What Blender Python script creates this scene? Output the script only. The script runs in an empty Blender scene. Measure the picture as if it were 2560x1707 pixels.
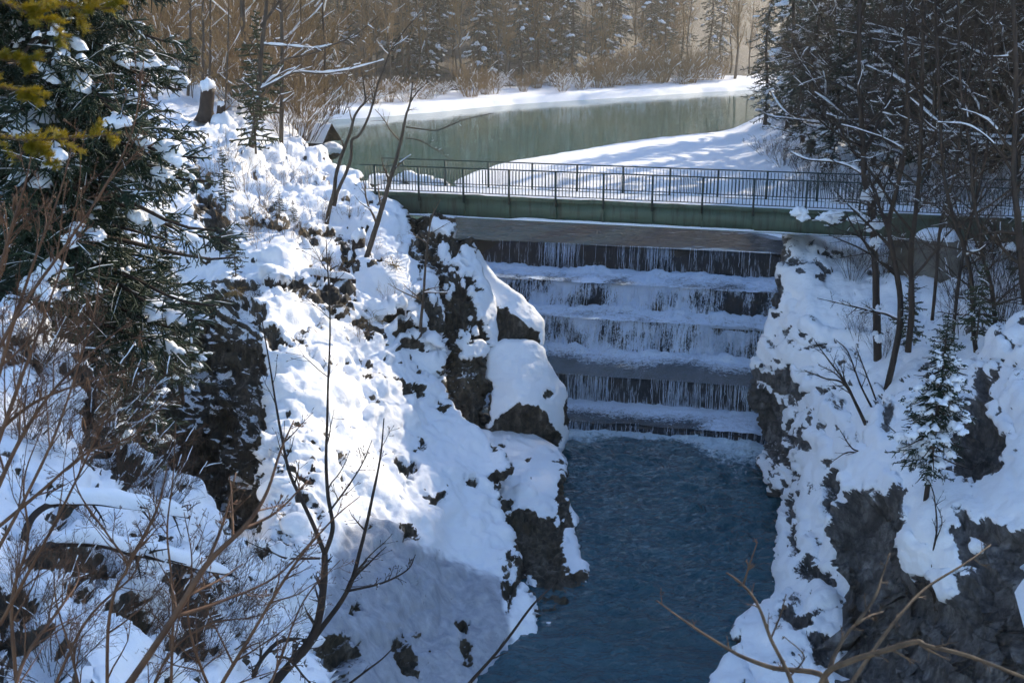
import bpy, bmesh, math, random
import numpy as np
from mathutils import Vector

R_ = math.radians
scene = bpy.context.scene
coll = scene.collection

# ------------------------------------------------------------------ camera
CAM = np.array([0.0, 0.0, 20.0]); FPX = 2800.0; PITCH = R_(16.0)
cd = bpy.data.cameras.new('camera'); cd.sensor_width = 36.0; cd.lens = 36.0*FPX/2560.0
cd.clip_start = 0.05; cd.clip_end = 3000.0
cd.dof.use_dof = True; cd.dof.focus_distance = 42.0; cd.dof.aperture_fstop = 9.0
cam = bpy.data.objects.new('camera', cd); coll.objects.link(cam)
cam.location = CAM; cam.rotation_euler = (R_(90)-PITCH, 0, 0)
scene.camera = cam

# ------------------------------------------------------------------ sky, sun, exposure
SUN_AZ, SUN_EL = 40.0, 26.5          # degrees to the right of the view direction (+Y), above the horizon
w = bpy.data.worlds.new('World'); scene.world = w; w.use_nodes = True
wn = w.node_tree.nodes; wl = w.node_tree.links
sky = wn.new('ShaderNodeTexSky'); sky.sky_type = 'NISHITA'; sky.sun_disc = False
sky.sun_elevation = R_(SUN_EL); sky.sun_rotation = R_(SUN_AZ)
sky.altitude = 800; sky.air_density = 1.0; sky.dust_density = 0.3; sky.ozone_density = 2.2
wl.new(sky.outputs[0], wn['Background'].inputs[0]); wn['Background'].inputs[1].default_value = 0.15
sd = bpy.data.lights.new('sun', 'SUN'); sd.energy = 3.0; sd.angle = R_(0.53); sd.color = (1.0, 0.87, 0.68)
sun = bpy.data.objects.new('sun', sd); coll.objects.link(sun)
SDIR = np.array([math.sin(R_(SUN_AZ))*math.cos(R_(SUN_EL)), math.cos(R_(SUN_AZ))*math.cos(R_(SUN_EL)), math.sin(R_(SUN_EL))])
sun.rotation_euler = Vector(SDIR).to_track_quat('Z', 'Y').to_euler()
sun.location = (40, 60, 80)
scene.view_settings.view_transform = 'Standard'; scene.view_settings.look = 'None'
scene.view_settings.exposure = 1.15; scene.view_settings.gamma = 1.0
scene.view_settings.use_curve_mapping = False
scene.render.engine = 'CYCLES'
scene.cycles.use_denoising = True; scene.cycles.use_adaptive_sampling = True; scene.cycles.adaptive_threshold = 0.05; scene.cycles.adaptive_min_samples = 16
scene.cycles.max_bounces = 6; scene.cycles.diffuse_bounces = 3; scene.cycles.glossy_bounces = 3
scene.cycles.transmission_bounces = 4; scene.cycles.volume_bounces = 1; scene.cycles.transparent_max_bounces = 8
scene.cycles.caustics_reflective = False; scene.cycles.caustics_refractive = False
try:
    scene.cycles.volume_step_rate = 4.0; scene.cycles.sample_clamp_indirect = 6.0
except Exception: pass

# ------------------------------------------------------------------ projection helpers (pixels of the 2560-wide photograph)
CP, SP = math.cos(PITCH), math.sin(PITCH)
def rays(px, py):
    u = (np.asarray(px, float)-1280.0)/FPX; v = (853.5-np.asarray(py, float))/FPX
    return np.stack([u, CP+v*SP, -SP+v*CP], -1)
def at(px, py, Y):
    r = rays(px, py); return CAM + r*(np.asarray(Y, float)/r[..., 1])[..., None]
def atz(px, py, z):
    r = rays(px, py); return CAM + r*((z-CAM[2])/r[..., 2])[..., None]
def project(p):
    d = np.asarray(p, float)-CAM
    f = d[..., 1]*CP-d[..., 2]*SP; u = d[..., 0]/f; v = (d[..., 1]*SP+d[..., 2]*CP)/f
    return 1280.0+u*FPX, 853.5-v*FPX
def px2m(Y): return Y*1.02/FPX      # metres per photograph pixel at distance Y

# ------------------------------------------------------------------ noise
def _hash(ix, iy, iz, seed):
    h = (ix.astype(np.int64)*374761393 + iy.astype(np.int64)*668265263 + iz.astype(np.int64)*2147483647 + seed*974634777) & 0xFFFFFFFF
    h = ((h ^ (h >> 13))*1274126177) & 0xFFFFFFFF
    h = ((h ^ (h >> 16))*2246822519) & 0xFFFFFFFF
    return ((h ^ (h >> 15)) & 0xFFFFFF).astype(np.float64)/float(0xFFFFFF)
def vnoise(p, seed=0):                       # value noise, -1..1
    p = np.asarray(p, float); i = np.floor(p).astype(np.int64); f = p-i
    f = f*f*f*(f*(f*6-15)+10)
    out = 0
    for dx in (0, 1):
        wx = f[..., 0] if dx else 1-f[..., 0]
        for dy in (0, 1):
            wy = f[..., 1] if dy else 1-f[..., 1]
            for dz in (0, 1):
                wz = f[..., 2] if dz else 1-f[..., 2]
                out = out + wx*wy*wz*_hash(i[..., 0]+dx, i[..., 1]+dy, i[..., 2]+dz, seed)
    return out*2-1
def fbm(p, seed=0, oct=4, lac=2.03, gain=0.5):
    p = np.asarray(p, float); a = 1.0; s = 0; t = 0
    for k in range(oct):
        s = s+a*vnoise(p+17.3*k, seed+k); t += a; a *= gain; p = p*lac
    return s/t
def ridged(p, seed=0, oct=4, gain=0.5):
    p = np.asarray(p, float); a = 1.0; s = 0; t = 0
    for k in range(oct):
        s = s+a*(1-2*np.abs(vnoise(p+9.1*k, seed+k))); t += a; a *= gain; p = p*2.07
    return s/t
def bumps(p, seed, prob=0.4, r0=0.35, r1=0.75):
    """scattered rounded mounds, 0..1"""
    i = np.floor(p).astype(np.int64); out = np.zeros(len(p))
    for dx in (-1, 0, 1):
        for dy in (-1, 0, 1):
            for dz in (-1, 0, 1):
                c = i+np.array([dx, dy, dz]); h = [_hash(c[:, 0], c[:, 1], c[:, 2], seed+k) for k in range(5)]
                d2 = ((p-c-np.stack(h[:3], 1))**2).sum(1); r = r0+(r1-r0)*h[3]
                out = np.maximum(out, np.where(h[4] < prob, np.sqrt(np.clip(1-d2/r**2, 0, 1))*r/r1, 0))
    return out
def sstep(a, b, x):
    t = np.clip((x-a)/(b-a), 0, 1); return t*t*(3-2*t)

# ------------------------------------------------------------------ object helpers
def tag(o, label=None, cat=None, group=None, kind=None):
    if label: o['label'] = label
    if cat: o['category'] = cat
    if group: o['group'] = group
    if kind: o['kind'] = kind
    return o
def link(o, parent=None):
    coll.objects.link(o)
    if parent is not None: o.parent = parent
    return o
def empty(name, loc=(0, 0, 0), rz=0.0):
    o = bpy.data.objects.new(name, None); o.location = loc; o.rotation_euler = (0, 0, rz); o.empty_display_size = 0.2
    return link(o)
def mesh_np(name, V, F, smooth=True, attrs=None, uv=None):
    """V (n,3); F list of (m,k) index arrays"""
    me = bpy.data.meshes.new(name)
    if not isinstance(F, (list, tuple)): F = [F]
    F = [f for f in F if len(f)]
    V = np.asarray(V, np.float32)
    me.vertices.add(len(V)); me.vertices.foreach_set('co', V.ravel())
    loops = np.concatenate([f.ravel() for f in F]).astype(np.int32)
    sizes = np.concatenate([np.full(len(f), f.shape[1], np.int32) for f in F])
    starts = np.concatenate([[0], np.cumsum(sizes)[:-1]]).astype(np.int32)
    me.loops.add(len(loops)); me.loops.foreach_set('vertex_index', loops)
    me.polygons.add(len(sizes)); me.polygons.foreach_set('loop_start', starts)
    me.polygons.foreach_set('loop_total', sizes)
    if smooth: me.polygons.foreach_set('use_smooth', np.ones(len(sizes), bool))
    if attrs:
        for k, a in attrs.items():
            at_ = me.attributes.new(k, 'FLOAT', 'POINT'); at_.data.foreach_set('value', np.asarray(a, np.float32))
    if uv is not None:
        l = me.uv_layers.new(name='UVMap'); l.data.foreach_set('uv', np.asarray(uv, np.float32)[loops].ravel())
    me.update(calc_edges=True); me.validate()
    return me
def obj(name, me, mat, parent=None):
    o = bpy.data.objects.new(name, me)
    if mat is not None:
        if not me.materials: me.materials.append(mat)
    return link(o, parent)
class MB:
    """collects boxes, tubes and loose faces in world (or local) coordinates, built as ONE mesh object"""
    def __init__(s): s.V = []; s.Q = []; s.T = []; s.n = 0
    def add(s, V, Q=None, T=None):
        V = np.asarray(V, float)
        if Q is not None and len(Q): s.Q.append(np.asarray(Q)+s.n)
        if T is not None and len(T): s.T.append(np.asarray(T)+s.n)
        s.V.append(V); s.n += len(V)
    def box(s, c, half, ex=(1, 0, 0), ey=(0, 1, 0), ez=(0, 0, 1)):
        c = np.asarray(c, float); E = np.array([ex, ey, ez], float)
        sg = np.array([[-1,-1,-1],[1,-1,-1],[1,1,-1],[-1,1,-1],[-1,-1,1],[1,-1,1],[1,1,1],[-1,1,1]], float)*np.asarray(half)
        s.add(c+sg@E, [[3,2,1,0],[4,5,6,7],[0,1,5,4],[1,2,6,5],[2,3,7,6],[3,0,4,7]])
    def segs(s, p0, p1, r0, r1, k=5, cap=False):
        """many straight tapered tubes at once"""
        p0 = np.asarray(p0, float); p1 = np.asarray(p1, float); r0 = np.asarray(r0, float); r1 = np.asarray(r1, float)
        n = len(p0)
        if not n: return
        d = p1-p0; L = np.linalg.norm(d, axis=1, keepdims=True); d = d/np.maximum(L, 1e-9)
        a = np.where(np.abs(d[:, 2:3]) > 0.9, np.array([[1., 0, 0]]), np.array([[0, 0, 1.]]))
        u = np.cross(d, a); u /= np.linalg.norm(u, axis=1, keepdims=True); v = np.cross(d, u)
        th = np.arange(k)*2*math.pi/k
        ring = u[:, None, :]*np.cos(th)[None, :, None]+v[:, None, :]*np.sin(th)[None, :, None]
        A = p0[:, None, :]+ring*r0[:, None, None]; B = p1[:, None, :]+ring*r1[:, None, None]
        V = np.concatenate([A, B], 1).reshape(-1, 3)
        j = np.arange(k); q = np.stack([j, (j+1) % k, k+(j+1) % k, k+j], 1)[:, ::-1]
        Q = (q[None]+(np.arange(n)*2*k)[:, None, None]).reshape(-1, 4)
        s.add(V, Q)
    def path(s, pts, rad, k=6):
        """one continuous tapered tube through points"""
        pts = np.asarray(pts, float); rad = np.asarray(rad, float); n = len(pts)
        d = np.gradient(pts, axis=0); d /= np.maximum(np.linalg.norm(d, axis=1, keepdims=True), 1e-9)
        a = np.array([0, 0, 1.]) if abs(d[0, 2]) < 0.9 else np.array([1., 0, 0])
        u = np.cross(d[0], a); u /= np.linalg.norm(u); V = []
        th = np.arange(k)*2*math.pi/k
        for i in range(n):
            u = u-d[i]*np.dot(u, d[i]); u /= np.linalg.norm(u); v = np.cross(d[i], u)
            V.append(pts[i]+rad[i]*(np.cos(th)[:, None]*u+np.sin(th)[:, None]*v))
        V = np.concatenate(V); j = np.arange(k); q = np.stack([j, (j+1) % k, k+(j+1) % k, k+j], 1)[:, ::-1]
        Q = (q[None]+(np.arange(n-1)*k)[:, None, None]).reshape(-1, 4)
        V = np.concatenate([V, pts[:1], pts[-1:]])
        T = np.concatenate([np.stack([j, (j+1) % k, np.full(k, n*k)], 1), np.stack([(n-1)*k+(j+1) % k, (n-1)*k+j, np.full(k, n*k+1)], 1)])
        s.add(V, Q, T)
    def mesh(s, name, smooth=True):
        return mesh_np(name, np.concatenate(s.V), [np.concatenate(x).astype(np.int64) for x in (s.Q, s.T) if x], smooth)
    def build(s, name, mat, parent=None, smooth=True):
        return obj(name, s.mesh(name, smooth), mat, parent)
def tubes(mb, P, R, k=4):
    mb.segs(P[:, :-1].reshape(-1, 3), P[:, 1:].reshape(-1, 3), R[:, :-1].ravel(), R[:, 1:].ravel(), k)
def smooth_path(pts, n=8):
    """Catmull-Rom through control rows (any number of columns)"""
    P = np.asarray(pts, float); P = np.vstack([2*P[0]-P[1], P, 2*P[-1]-P[-2]]); out = []
    for i in range(1, len(P)-2):
        t = np.linspace(0, 1, n, endpoint=False)[:, None]
        a, b, c, d = P[i-1], P[i], P[i+1], P[i+2]
        out.append(0.5*((2*b)+(-a+c)*t+(2*a-5*b+4*c-d)*t**2+(-a+3*b-3*c+d)*t**3))
    out.append(P[-2:-1]); return np.vstack(out)

# ------------------------------------------------------------------ materials
class NT:
    def __init__(s, name):
        s.m = bpy.data.materials.new(name); s.m.use_nodes = True
        s.n = s.m.node_tree.nodes; s.l = s.m.node_tree.links
        s.b = s.n['Principled BSDF']; s.out = s.n['Material Output']
    def new(s, t, **kw):
        x = s.n.new(t)
        for k, v in kw.items(): setattr(x, k, v)
        return x
    def link(s, a, b): s.l.new(a, b)
    def coord(s, which='Object', scale=(1, 1, 1)):
        t = s.new('ShaderNodeTexCoord'); m = s.new('ShaderNodeMapping'); m.inputs['Scale'].default_value = scale
        s.link(t.outputs[which], m.inputs[0]); return m.outputs[0]
    def noise(s, co, scale, detail=4, rough=0.55, dist=0.0):
        t = s.new('ShaderNodeTexNoise'); t.inputs['Scale'].default_value = scale; t.inputs['Detail'].default_value = detail
        t.inputs['Roughness'].default_value = rough; t.inputs['Distortion'].default_value = dist
        s.link(co, t.inputs['Vector']); return t.outputs['Fac']
    def ramp(s, fac, stops, interp='LINEAR'):
        r = s.new('ShaderNodeValToRGB'); r.color_ramp.interpolation = interp
        e = r.color_ramp.elements
        while len(e) < len(stops): e.new(0.5)
        for el, (p, c) in zip(e, stops):
            el.position = p; el.color = (c, c, c, 1) if np.isscalar(c) else (*c, 1)
        s.link(fac, r.inputs[0]); return r.outputs[0]
    def mix(s, fac, a, b):
        m = s.new('ShaderNodeMix', data_type='RGBA')
        for sock, v in ((m.inputs[0], fac), (m.inputs[6], a), (m.inputs[7], b)):
            if hasattr(v, 'is_output'): s.link(v, sock)
            elif np.isscalar(v): sock.default_value = v
            else: sock.default_value = (*v, 1)
        return m.outputs[2]
    def math(s, op, a, b=0.0, clamp=False):
        m = s.new('ShaderNodeMath', operation=op, use_clamp=clamp)
        for sock, v in ((m.inputs[0], a), (m.inputs[1], b)):
            if hasattr(v, 'is_output'): s.link(v, sock)
            else: sock.default_value = v
        return m.outputs[0]
    def attr(s, name):
        a = s.new('ShaderNodeAttribute'); a.attribute_name = name; return a.outputs['Fac']
    def bump(s, h, strength=0.3, dist=0.05, prev=None):
        b = s.new('ShaderNodeBump'); b.inputs['Strength'].default_value = strength; b.inputs['Distance'].default_value = dist
        s.link(h, b.inputs['Height'])
        if prev is not None: s.link(prev, b.inputs['Normal'])
        return b.outputs[0]
    def set(s, **kw):
        for k, v in kw.items():
            k = {'color': 'Base Color', 'rough': 'Roughness', 'normal': 'Normal', 'spec': 'Specular IOR Level', 'metal': 'Metallic'}.get(k, k)
            i = s.b.inputs[k]
            if hasattr(v, 'is_output'): s.link(v, i)
            elif np.isscalar(v): i.default_value = v
            else: i.default_value = (*v, 1)
        return s.m
SNOWC = (0.91, 0.92, 0.95)
def m_terrain(name, rock_dark=(0.014, 0.012, 0.010), rock_mid=(0.10, 0.082, 0.062), rock_light=(0.30, 0.26, 0.21), moss=(0.085, 0.060, 0.022), moss_amt=0.5):
    t = NT(name); co = t.coord(); cs = t.coord(scale=(1, 1, 0.28))
    n1 = t.noise(cs, 1.5, 9, 0.68, 1.2); n2 = t.noise(co, 7.0, 5, 0.65); n3 = t.noise(co, 0.55, 3)
    rc = t.ramp(n1, [(0.30, rock_dark), (0.52, rock_mid), (0.72, rock_light)])
    rc = t.mix(t.math('MULTIPLY', t.ramp(n3, [(0.50, 0.0), (0.62, 1.0)]), moss_amt), rc, moss)
    rc = t.mix(t.ramp(n2, [(0.35, 0.6), (0.52, 0.0)]), rc, rock_dark); rc = t.mix(t.ramp(t.noise(t.coord(scale=(5, 5, 0.5)), 1.0, 5, 0.6), [(0.42, 0.6), (0.56, 0.0)]), rc, rock_dark)
    sn = t.attr('snow')
    nf = t.noise(co, 9.0, 6, 0.7); nf2 = t.noise(co, 30.0, 3, 0.6)
    f = t.math('ADD', sn, t.math('MULTIPLY', t.math('SUBTRACT', nf, 0.5), 0.85))
    f = t.math('ADD', f, t.math('MULTIPLY', t.math('SUBTRACT', nf2, 0.5), 0.35))
    f = t.ramp(f, [(0.44, 0.0), (0.54, 1.0)])
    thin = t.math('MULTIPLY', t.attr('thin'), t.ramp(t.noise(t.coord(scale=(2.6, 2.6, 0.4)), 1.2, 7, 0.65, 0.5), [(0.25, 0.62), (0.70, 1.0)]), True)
    col = t.mix(f, rc, t.mix(thin, SNOWC, (0.26, 0.28, 0.33)))  # grey tint paints in the steep face's shade along with its thin snow
    rh = t.math('ADD', t.math('MULTIPLY', t.noise(cs, 6.0, 8, 0.68), 1.0), t.math('MULTIPLY', f, 0.35))
    sh = t.noise(co, 5.0, 5, 0.55)
    hh = t.mix(f, rh, sh)
    fb = t.math('SUBTRACT', 1.0, t.math('MULTIPLY', f, 0.72))
    b = t.new('ShaderNodeBump'); b.inputs['Distance'].default_value = 0.16; t.link(hh, b.inputs['Height']); t.link(fb, b.inputs['Strength'])
    t.set(color=col, rough=t.math('ADD', 0.62, t.math('MULTIPLY', f, 0.1)), normal=b.outputs[0], spec=0.25)
    return t.m
def m_plain(name, c0, c1, scale=6.0, rough=0.7, bump=0.3, dist=0.02, stretch=(1, 1, 1), detail=5, spec=0.3, coord='Object'):
    t = NT(name); co = t.coord(coord, stretch); n = t.noise(co, scale, detail, 0.6)
    t.set(color=t.ramp(n, [(0.32, c0), (0.68, c1)]), rough=rough, spec=spec)
    if bump: t.set(normal=t.bump(t.noise(co, scale*3, 5, 0.6), bump, dist))
    return t.m
M = {}
M['left'] = m_terrain('left_bank_rock_and_snow')
M['right'] = m_terrain('right_bank_rock_and_snow', (0.034, 0.034, 0.037), (0.17, 0.165, 0.167), (0.38, 0.37, 0.375), (0.06, 0.045, 0.02), 0.25)
t = NT('snow'); co = t.coord(); M['snow'] = t.set(color=SNOWC, rough=0.7, spec=0.25, normal=t.bump(t.noise(co, 9, 5, 0.6), 0.35, 0.06))
# ================================================================== terrain
ZP, ZU = 2.8, 8.42            # lower pool level, upper river level
def poly_sd(px, py, poly):
    """signed distance in pixels to a polygon, positive inside"""
    P = np.asarray(poly, float); n = len(P); d2 = np.full(px.shape, 1e18); ins = np.zeros(px.shape, bool)
    for i in range(n):
        a = P[i]; b = P[(i+1) % n]; e = b-a
        wx = px-a[0]; wy = py-a[1]; tt = np.clip((wx*e[0]+wy*e[1])/max(e@e, 1e-9), 0, 1)
        d2 = np.minimum(d2, (wx-e[0]*tt)**2+(wy-e[1]*tt)**2)
        c = ((a[1] > py) != (b[1] > py)) & (px < (b[0]-a[0])*(py-a[1])/((b[1]-a[1]) if b[1] != a[1] else 1e-9)+a[0])
        ins ^= c
    return np.sqrt(d2)*np.where(ins, 1, -1)
def poly_nearest(px, py, poly):
    P = np.asarray(poly, float); n = len(P); best = np.full(px.shape, 1e18); ox = px.copy(); oy = py.copy()
    for i in range(n):
        a = P[i]; b = P[(i+1) % n]; e = b-a
        wx = px-a[0]; wy = py-a[1]; tt = np.clip((wx*e[0]+wy*e[1])/max(e@e, 1e-9), 0, 1)
        qx = a[0]+e[0]*tt; qy = a[1]+e[1]*tt; d = (px-qx)**2+(py-qy)**2; m = d < best
        best = np.where(m, d, best); ox = np.where(m, qx, ox); oy = np.where(m, qy, oy)
    return ox, oy
def tps(ctrl, lam=0.02):
    C = np.asarray(ctrl, float); X = C[:, :2]/400.0; n = len(X)
    def U(r2): return 0.5*r2*np.log(r2+1e-12)
    K = U(((X[:, None]-X[None])**2).sum(-1))+lam*np.eye(n); Pm = np.c_[np.ones(n), X]
    A = np.zeros((n+3, n+3)); A[:n, :n] = K; A[:n, n:] = Pm; A[n:, :n] = Pm.T
    s = np.linalg.solve(A, np.r_[C[:, 2], 0, 0, 0])
    def f(px, py):
        q = np.stack([px, py], -1)/400.0; o = s[n]+q@s[n+1:]
        for i in range(n): o = o+s[i]*U(((q-X[i])**2).sum(-1))
        return o
    return f
def vnormals(V, Q):
    a, b, c, d = (V[Q[:, i]] for i in range(4)); nf = np.cross(c-a, d-b)
    N = np.zeros_like(V)
    for i in range(4): np.add.at(N, Q[:, i], nf)
    return N/np.maximum(np.linalg.norm(N, axis=1, keepdims=True), 1e-12)
def body(name, outline, inner, mat, g=5.0, rock=(), back=(0.25, 0.7, 1.8, 4.0), lump=0.12, lump_scale=1.1, rough=0.22, thick=0.16,
         slope_t=0.30, speck=0.0, seed=1, rock_noise=26.0, lam=0.02, billow=0.0, snowy=(), ledge=0.75, inset=0.16, facet=0.35, mound=0.0, mound_scale=1.3, streak=None, grit=0.30, terrace=0.0, terr_f=0.85, calm=(), thin=(), parent=None):
    """a rock mass: its front follows control points (pixel x, pixel y, distance), its rim runs back into the hillside"""
    O = np.asarray(outline, float)
    depth = tps(np.vstack([O, np.asarray(inner, float).reshape(-1, 3)]), lam)
    xs = np.arange(O[:, 0].min()-g, O[:, 0].max()+2*g, g); ys = np.arange(O[:, 1].min()-g, O[:, 1].max()+2*g, g)
    GX, GY = np.meshgrid(xs, ys); nx = len(xs); ny = len(ys)
    ins = poly_sd(GX, GY, O[:, :2]) > 0
    q00 = (np.arange(ny-1)[:, None]*nx+np.arange(nx-1)[None]); 
    keep = ins[:-1, :-1] | ins[1:, :-1] | ins[:-1, 1:] | ins[1:, 1:]
    q = q00[keep]; Q = np.stack([q, q+nx, q+nx+1, q+1], 1)
    ox, oy = poly_nearest(GX[~ins], GY[~ins], O[:, :2]); GX[~ins] = ox; GY[~ins] = oy
    used = np.unique(Q); rem = -np.ones(nx*ny, np.int64); rem[used] = np.arange(len(used)); Q = rem[Q]
    X = GX.ravel()[used]; Y = GY.ravel()[used]
    V = at(X, Y, depth(X, Y))
    # rim: every open edge is carried back, away from the viewer side, and slightly down
    E = np.concatenate([Q[:, [0, 1]], Q[:, [1, 2]], Q[:, [2, 3]], Q[:, [3, 0]]])
    key = np.minimum(E[:, 0], E[:, 1])*len(V)+np.maximum(E[:, 0], E[:, 1])
    _, idx, cnt = np.unique(key, return_index=True, return_counts=True); B = E[idx[cnt == 1]]
    bv = np.unique(B); m = -np.ones(len(V), np.int64); prev = bv; base = V[bv]
    cen = V.mean(0); away = base-CAM; away /= np.linalg.norm(away, axis=1, keepdims=True)
    inward = cen-base; inward /= np.linalg.norm(inward, axis=1, keepdims=True)
    PX = [X]; PY = [Y]; VV = [V]; QQ = [Q]; n = len(V); pm = np.arange(len(V))
    for k in back:
        nv = base+away*k+inward*(0.25*k)+np.array([0, 0, -0.08*k])
        m = -np.ones(len(V), np.int64); m[bv] = n+np.arange(len(bv))
        QQ.append(np.stack([pm[B[:, 1]], pm[B[:, 0]], m[B[:, 0]], m[B[:, 1]]], 1)); pm = m.copy(); VV.append(nv); n += len(bv)
        PX.append(X[bv]); PY.append(Y[bv])
    V = np.concatenate(VV); Q = np.concatenate(QQ); X = np.concatenate(PX); Y = np.concatenate(PY)
    N = vnormals(V, Q)
    flip = np.sign(np.mean(((CAM-V)*N).sum(1))); N *= flip
    if flip < 0: Q = Q[:, ::-1]
    # large shapes
    V = V+N*(lump*1.6*fbm(V*0.42*lump_scale, seed, 3))[:, None]
    cw = np.ones(len(V))
    for p in calm: cw = np.minimum(cw, 1-0.9*sstep(-40, 40, poly_sd(X, Y, p)))
    terr = np.zeros(len(V))
    if terrace > 0:      # broken ledges: each bench overhangs the one below
        ph = (V[:, 2]*terr_f+0.10*V[:, 0]+1.1*fbm(V*0.40, seed+70, 3)+0.22*fbm(V*1.6, seed+71, 3)) % 1.0
        tm = cw*sstep(-0.30, 0.25, fbm(V*0.45, seed+72, 2)+0.12)
        saw = np.where(ph < 0.16, 1-ph/0.16, (ph-0.16)/0.84)
        V = V+N*(terrace*tm*(saw-0.5))[:, None]; terr = tm*sstep(0.17, 0.05, ph)*sstep(-0.35, 0.10, fbm(V*1.1, seed+73, 3))
    N = vnormals(V, Q)
    # where bare rock shows
    edge = fbm(V*1.5, seed+5, 4)*rock_noise*1.6+fbm(V*5.0, seed+6, 3)*rock_noise*0.7+fbm(V*np.array([4.2, 4.2, 0.7]), seed+7, 3)*(6+rock_noise*0.9)
    r = np.zeros(len(V))
    deep = np.zeros(len(V))
    for p in rock:
        s_ = poly_sd(X, Y, p)+edge; r = np.maximum(r, sstep(-4, 4, s_)); deep = np.maximum(deep, np.clip(s_/26.0, 0, 1))
    r = np.maximum(r, terr)
    st = N[:, 2]+0.34*fbm(V*1.1, seed+8, 4)+0.16*fbm(V*4, seed+9, 3)
    r = np.maximum(r, 1-sstep(slope_t-0.06, slope_t+0.06, st))
    if speck > 0:
        spn = fbm(V*2.6, seed+11, 4)
        r = np.maximum(r, sstep(0.62-speck, 0.70-speck, spn*0.9+0.25*fbm(V*0.5, seed+12, 2)-0.16*(1-cw)))
    for p in snowy: r = r*(1-sstep(-4, 4, poly_sd(X, Y, p)+edge))
    if streak is not None:
        sw = fbm(V*np.array([1.6, 1.6, 0.55]), seed+13, 4)+0.35*fbm(V*5, seed+14, 3)-0.8*sstep(860, 900, Y)-0.5*sstep(1110, 1085, X)
        r = np.minimum(r, 1-sstep(streak, streak+0.10, sw+0.25*sstep(0.1, 0.5, N[:, 0])-0.12))
    mo = np.zeros(len(V))
    if mound > 0:
        mw = cw*sstep(-0.25, 0.25, fbm(V*0.30, seed+15, 2)+0.10)
        mo = mw*bumps(V*mound_scale, seed+16, 0.42); ab = mw*bumps((V+np.array([0, 0.05, 0.30/mound_scale*1.3]))*mound_scale, seed+16, 0.42)
        r = np.maximum(r, sstep(0.30, 0.48, ab-mo*1.2+0.55*fbm(V*3.0, seed+17, 3)-0.10))
    snow = 1-r
    # snow lies soft and thick, rock is rough and set back
    lumps = fbm(V*lump_scale*1.0, seed+20, 3)
    bl_w = 0.35+0.9*sstep(-0.15, 0.35, fbm(V*0.35, seed+25, 2))
    if billow: lumps = lumps+billow*bl_w*(1.7*np.abs(vnoise(V*lump_scale*1.5, seed+22))-0.5)+0.5*billow*bl_w*(1.5*np.abs(vnoise(V*lump_scale*3.3, seed+23))-0.4)
    S = V*np.array([1, 1, 0.45])
    stz = V[:, 2]*1.9+1.3*fbm(V*0.6, seed+34, 3)+0.25*V[:, 0]; strat = np.abs((stz % 1.0)-0.5)*2
    dr = rough*(ridged(S*0.9, seed+30, 4)*0.8+0.45*fbm(S*4.2, seed+31, 3)+0.45*(strat**0.6-0.5)*sstep(-0.3, 0.3, fbm(V*0.5, seed+35, 2))+0.30*(1-2*np.abs(vnoise(V*6.5, seed+36)))-0.2)-deep*(inset+facet*(0.5+0.5*ridged(S*0.38, seed+37, 2)))
    ds = thick+lump*lumps+mound*mo+0.040*fbm(V*4.0, seed+33, 3)+0.5*lump*np.minimum(0, fbm(V*2.2, seed+38, 3))
    V = V+N*(snow*ds+(1-snow)*dr)[:, None]
    # snow caught on the ledges of the bare rock
    N2 = vnormals(V, Q); led = sstep(0.62, 0.85, N2[:, 2]+0.42*fbm(V*1.1, seed+40, 3)+0.14*fbm(V*4.0, seed+41, 2))
    snow = np.maximum(snow, ledge*led*(1-snow)*(1.0)+snow)
    sat = (snow*0.9+0.05)*(1-grit*sstep(-0.05, 0.45, fbm(V*0.9, seed+52, 3))*sstep(0.3, 0.8, snow))
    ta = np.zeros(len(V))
    for p in thin:  # thinned snow; the same mask carries the face's painted shade
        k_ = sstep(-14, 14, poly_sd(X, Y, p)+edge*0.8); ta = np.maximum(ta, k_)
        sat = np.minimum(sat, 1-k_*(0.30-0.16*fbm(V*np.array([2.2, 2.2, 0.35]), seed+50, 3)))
    me = mesh_np(name, V, [Q], True, {'snow': sat, 'thin': ta})
    return obj(name, me, mat, parent)

# riverbed far below everything, reaching the horizon
me = mesh_np('ground', [(-1500, -1500, 0.6), (1500, -1500, 0.6), (1500, 1500, 0.6), (-1500, 1500, 0.6)], [np.array([[0, 1, 2, 3]])], False)
tag(obj('ground', me, m_plain('ground_soil_and_snow', (0.10, 0.09, 0.08), (0.5, 0.5, 0.5), 0.3)), kind='structure')

# ---- left bank: buttress between the ravine and the gorge
OUT_A = [(640, 300, 60), (700, 318, 61), (732, 342, 60), (768, 356, 58.5), (793, 390, 56.5), (839, 428, 53.5), (900, 443, 51.5), (925, 472, 49.6), (995, 536, 48), (1023, 571, 47.3), (1043, 633, 46),
  (1068, 663, 45.4), (1086, 704, 44.5), (1107, 755, 43.6), (1102, 832, 42.6), (1092, 890, 41.6), (1103, 1018, 39.8), (1155, 1060, 38.8), (1197, 1089, 38.2), (1247, 1122, 37.2),
  (1276, 1163, 36.2), (1245, 1218, 35.6), (1237, 1259, 35.0), (1254, 1301, 34.2), (1270, 1343, 33.4), (1287, 1398, 32.4), (1290, 1461, 31.2), (1312, 1477, 30.9), (1337, 1519, 30.2),
  (1348, 1574, 29.3), (1344, 1637, 28.4), (1329, 1674, 27.9), (1291, 1705, 27.4), (1270, 1730, 26.9), (1250, 1900, 24.6), (560, 1900, 20.0), (300, 1700, 20.5), (180, 1300, 25), (120, 900, 34), (200, 640, 41), (420, 420, 50), (520, 330, 56)]
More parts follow.
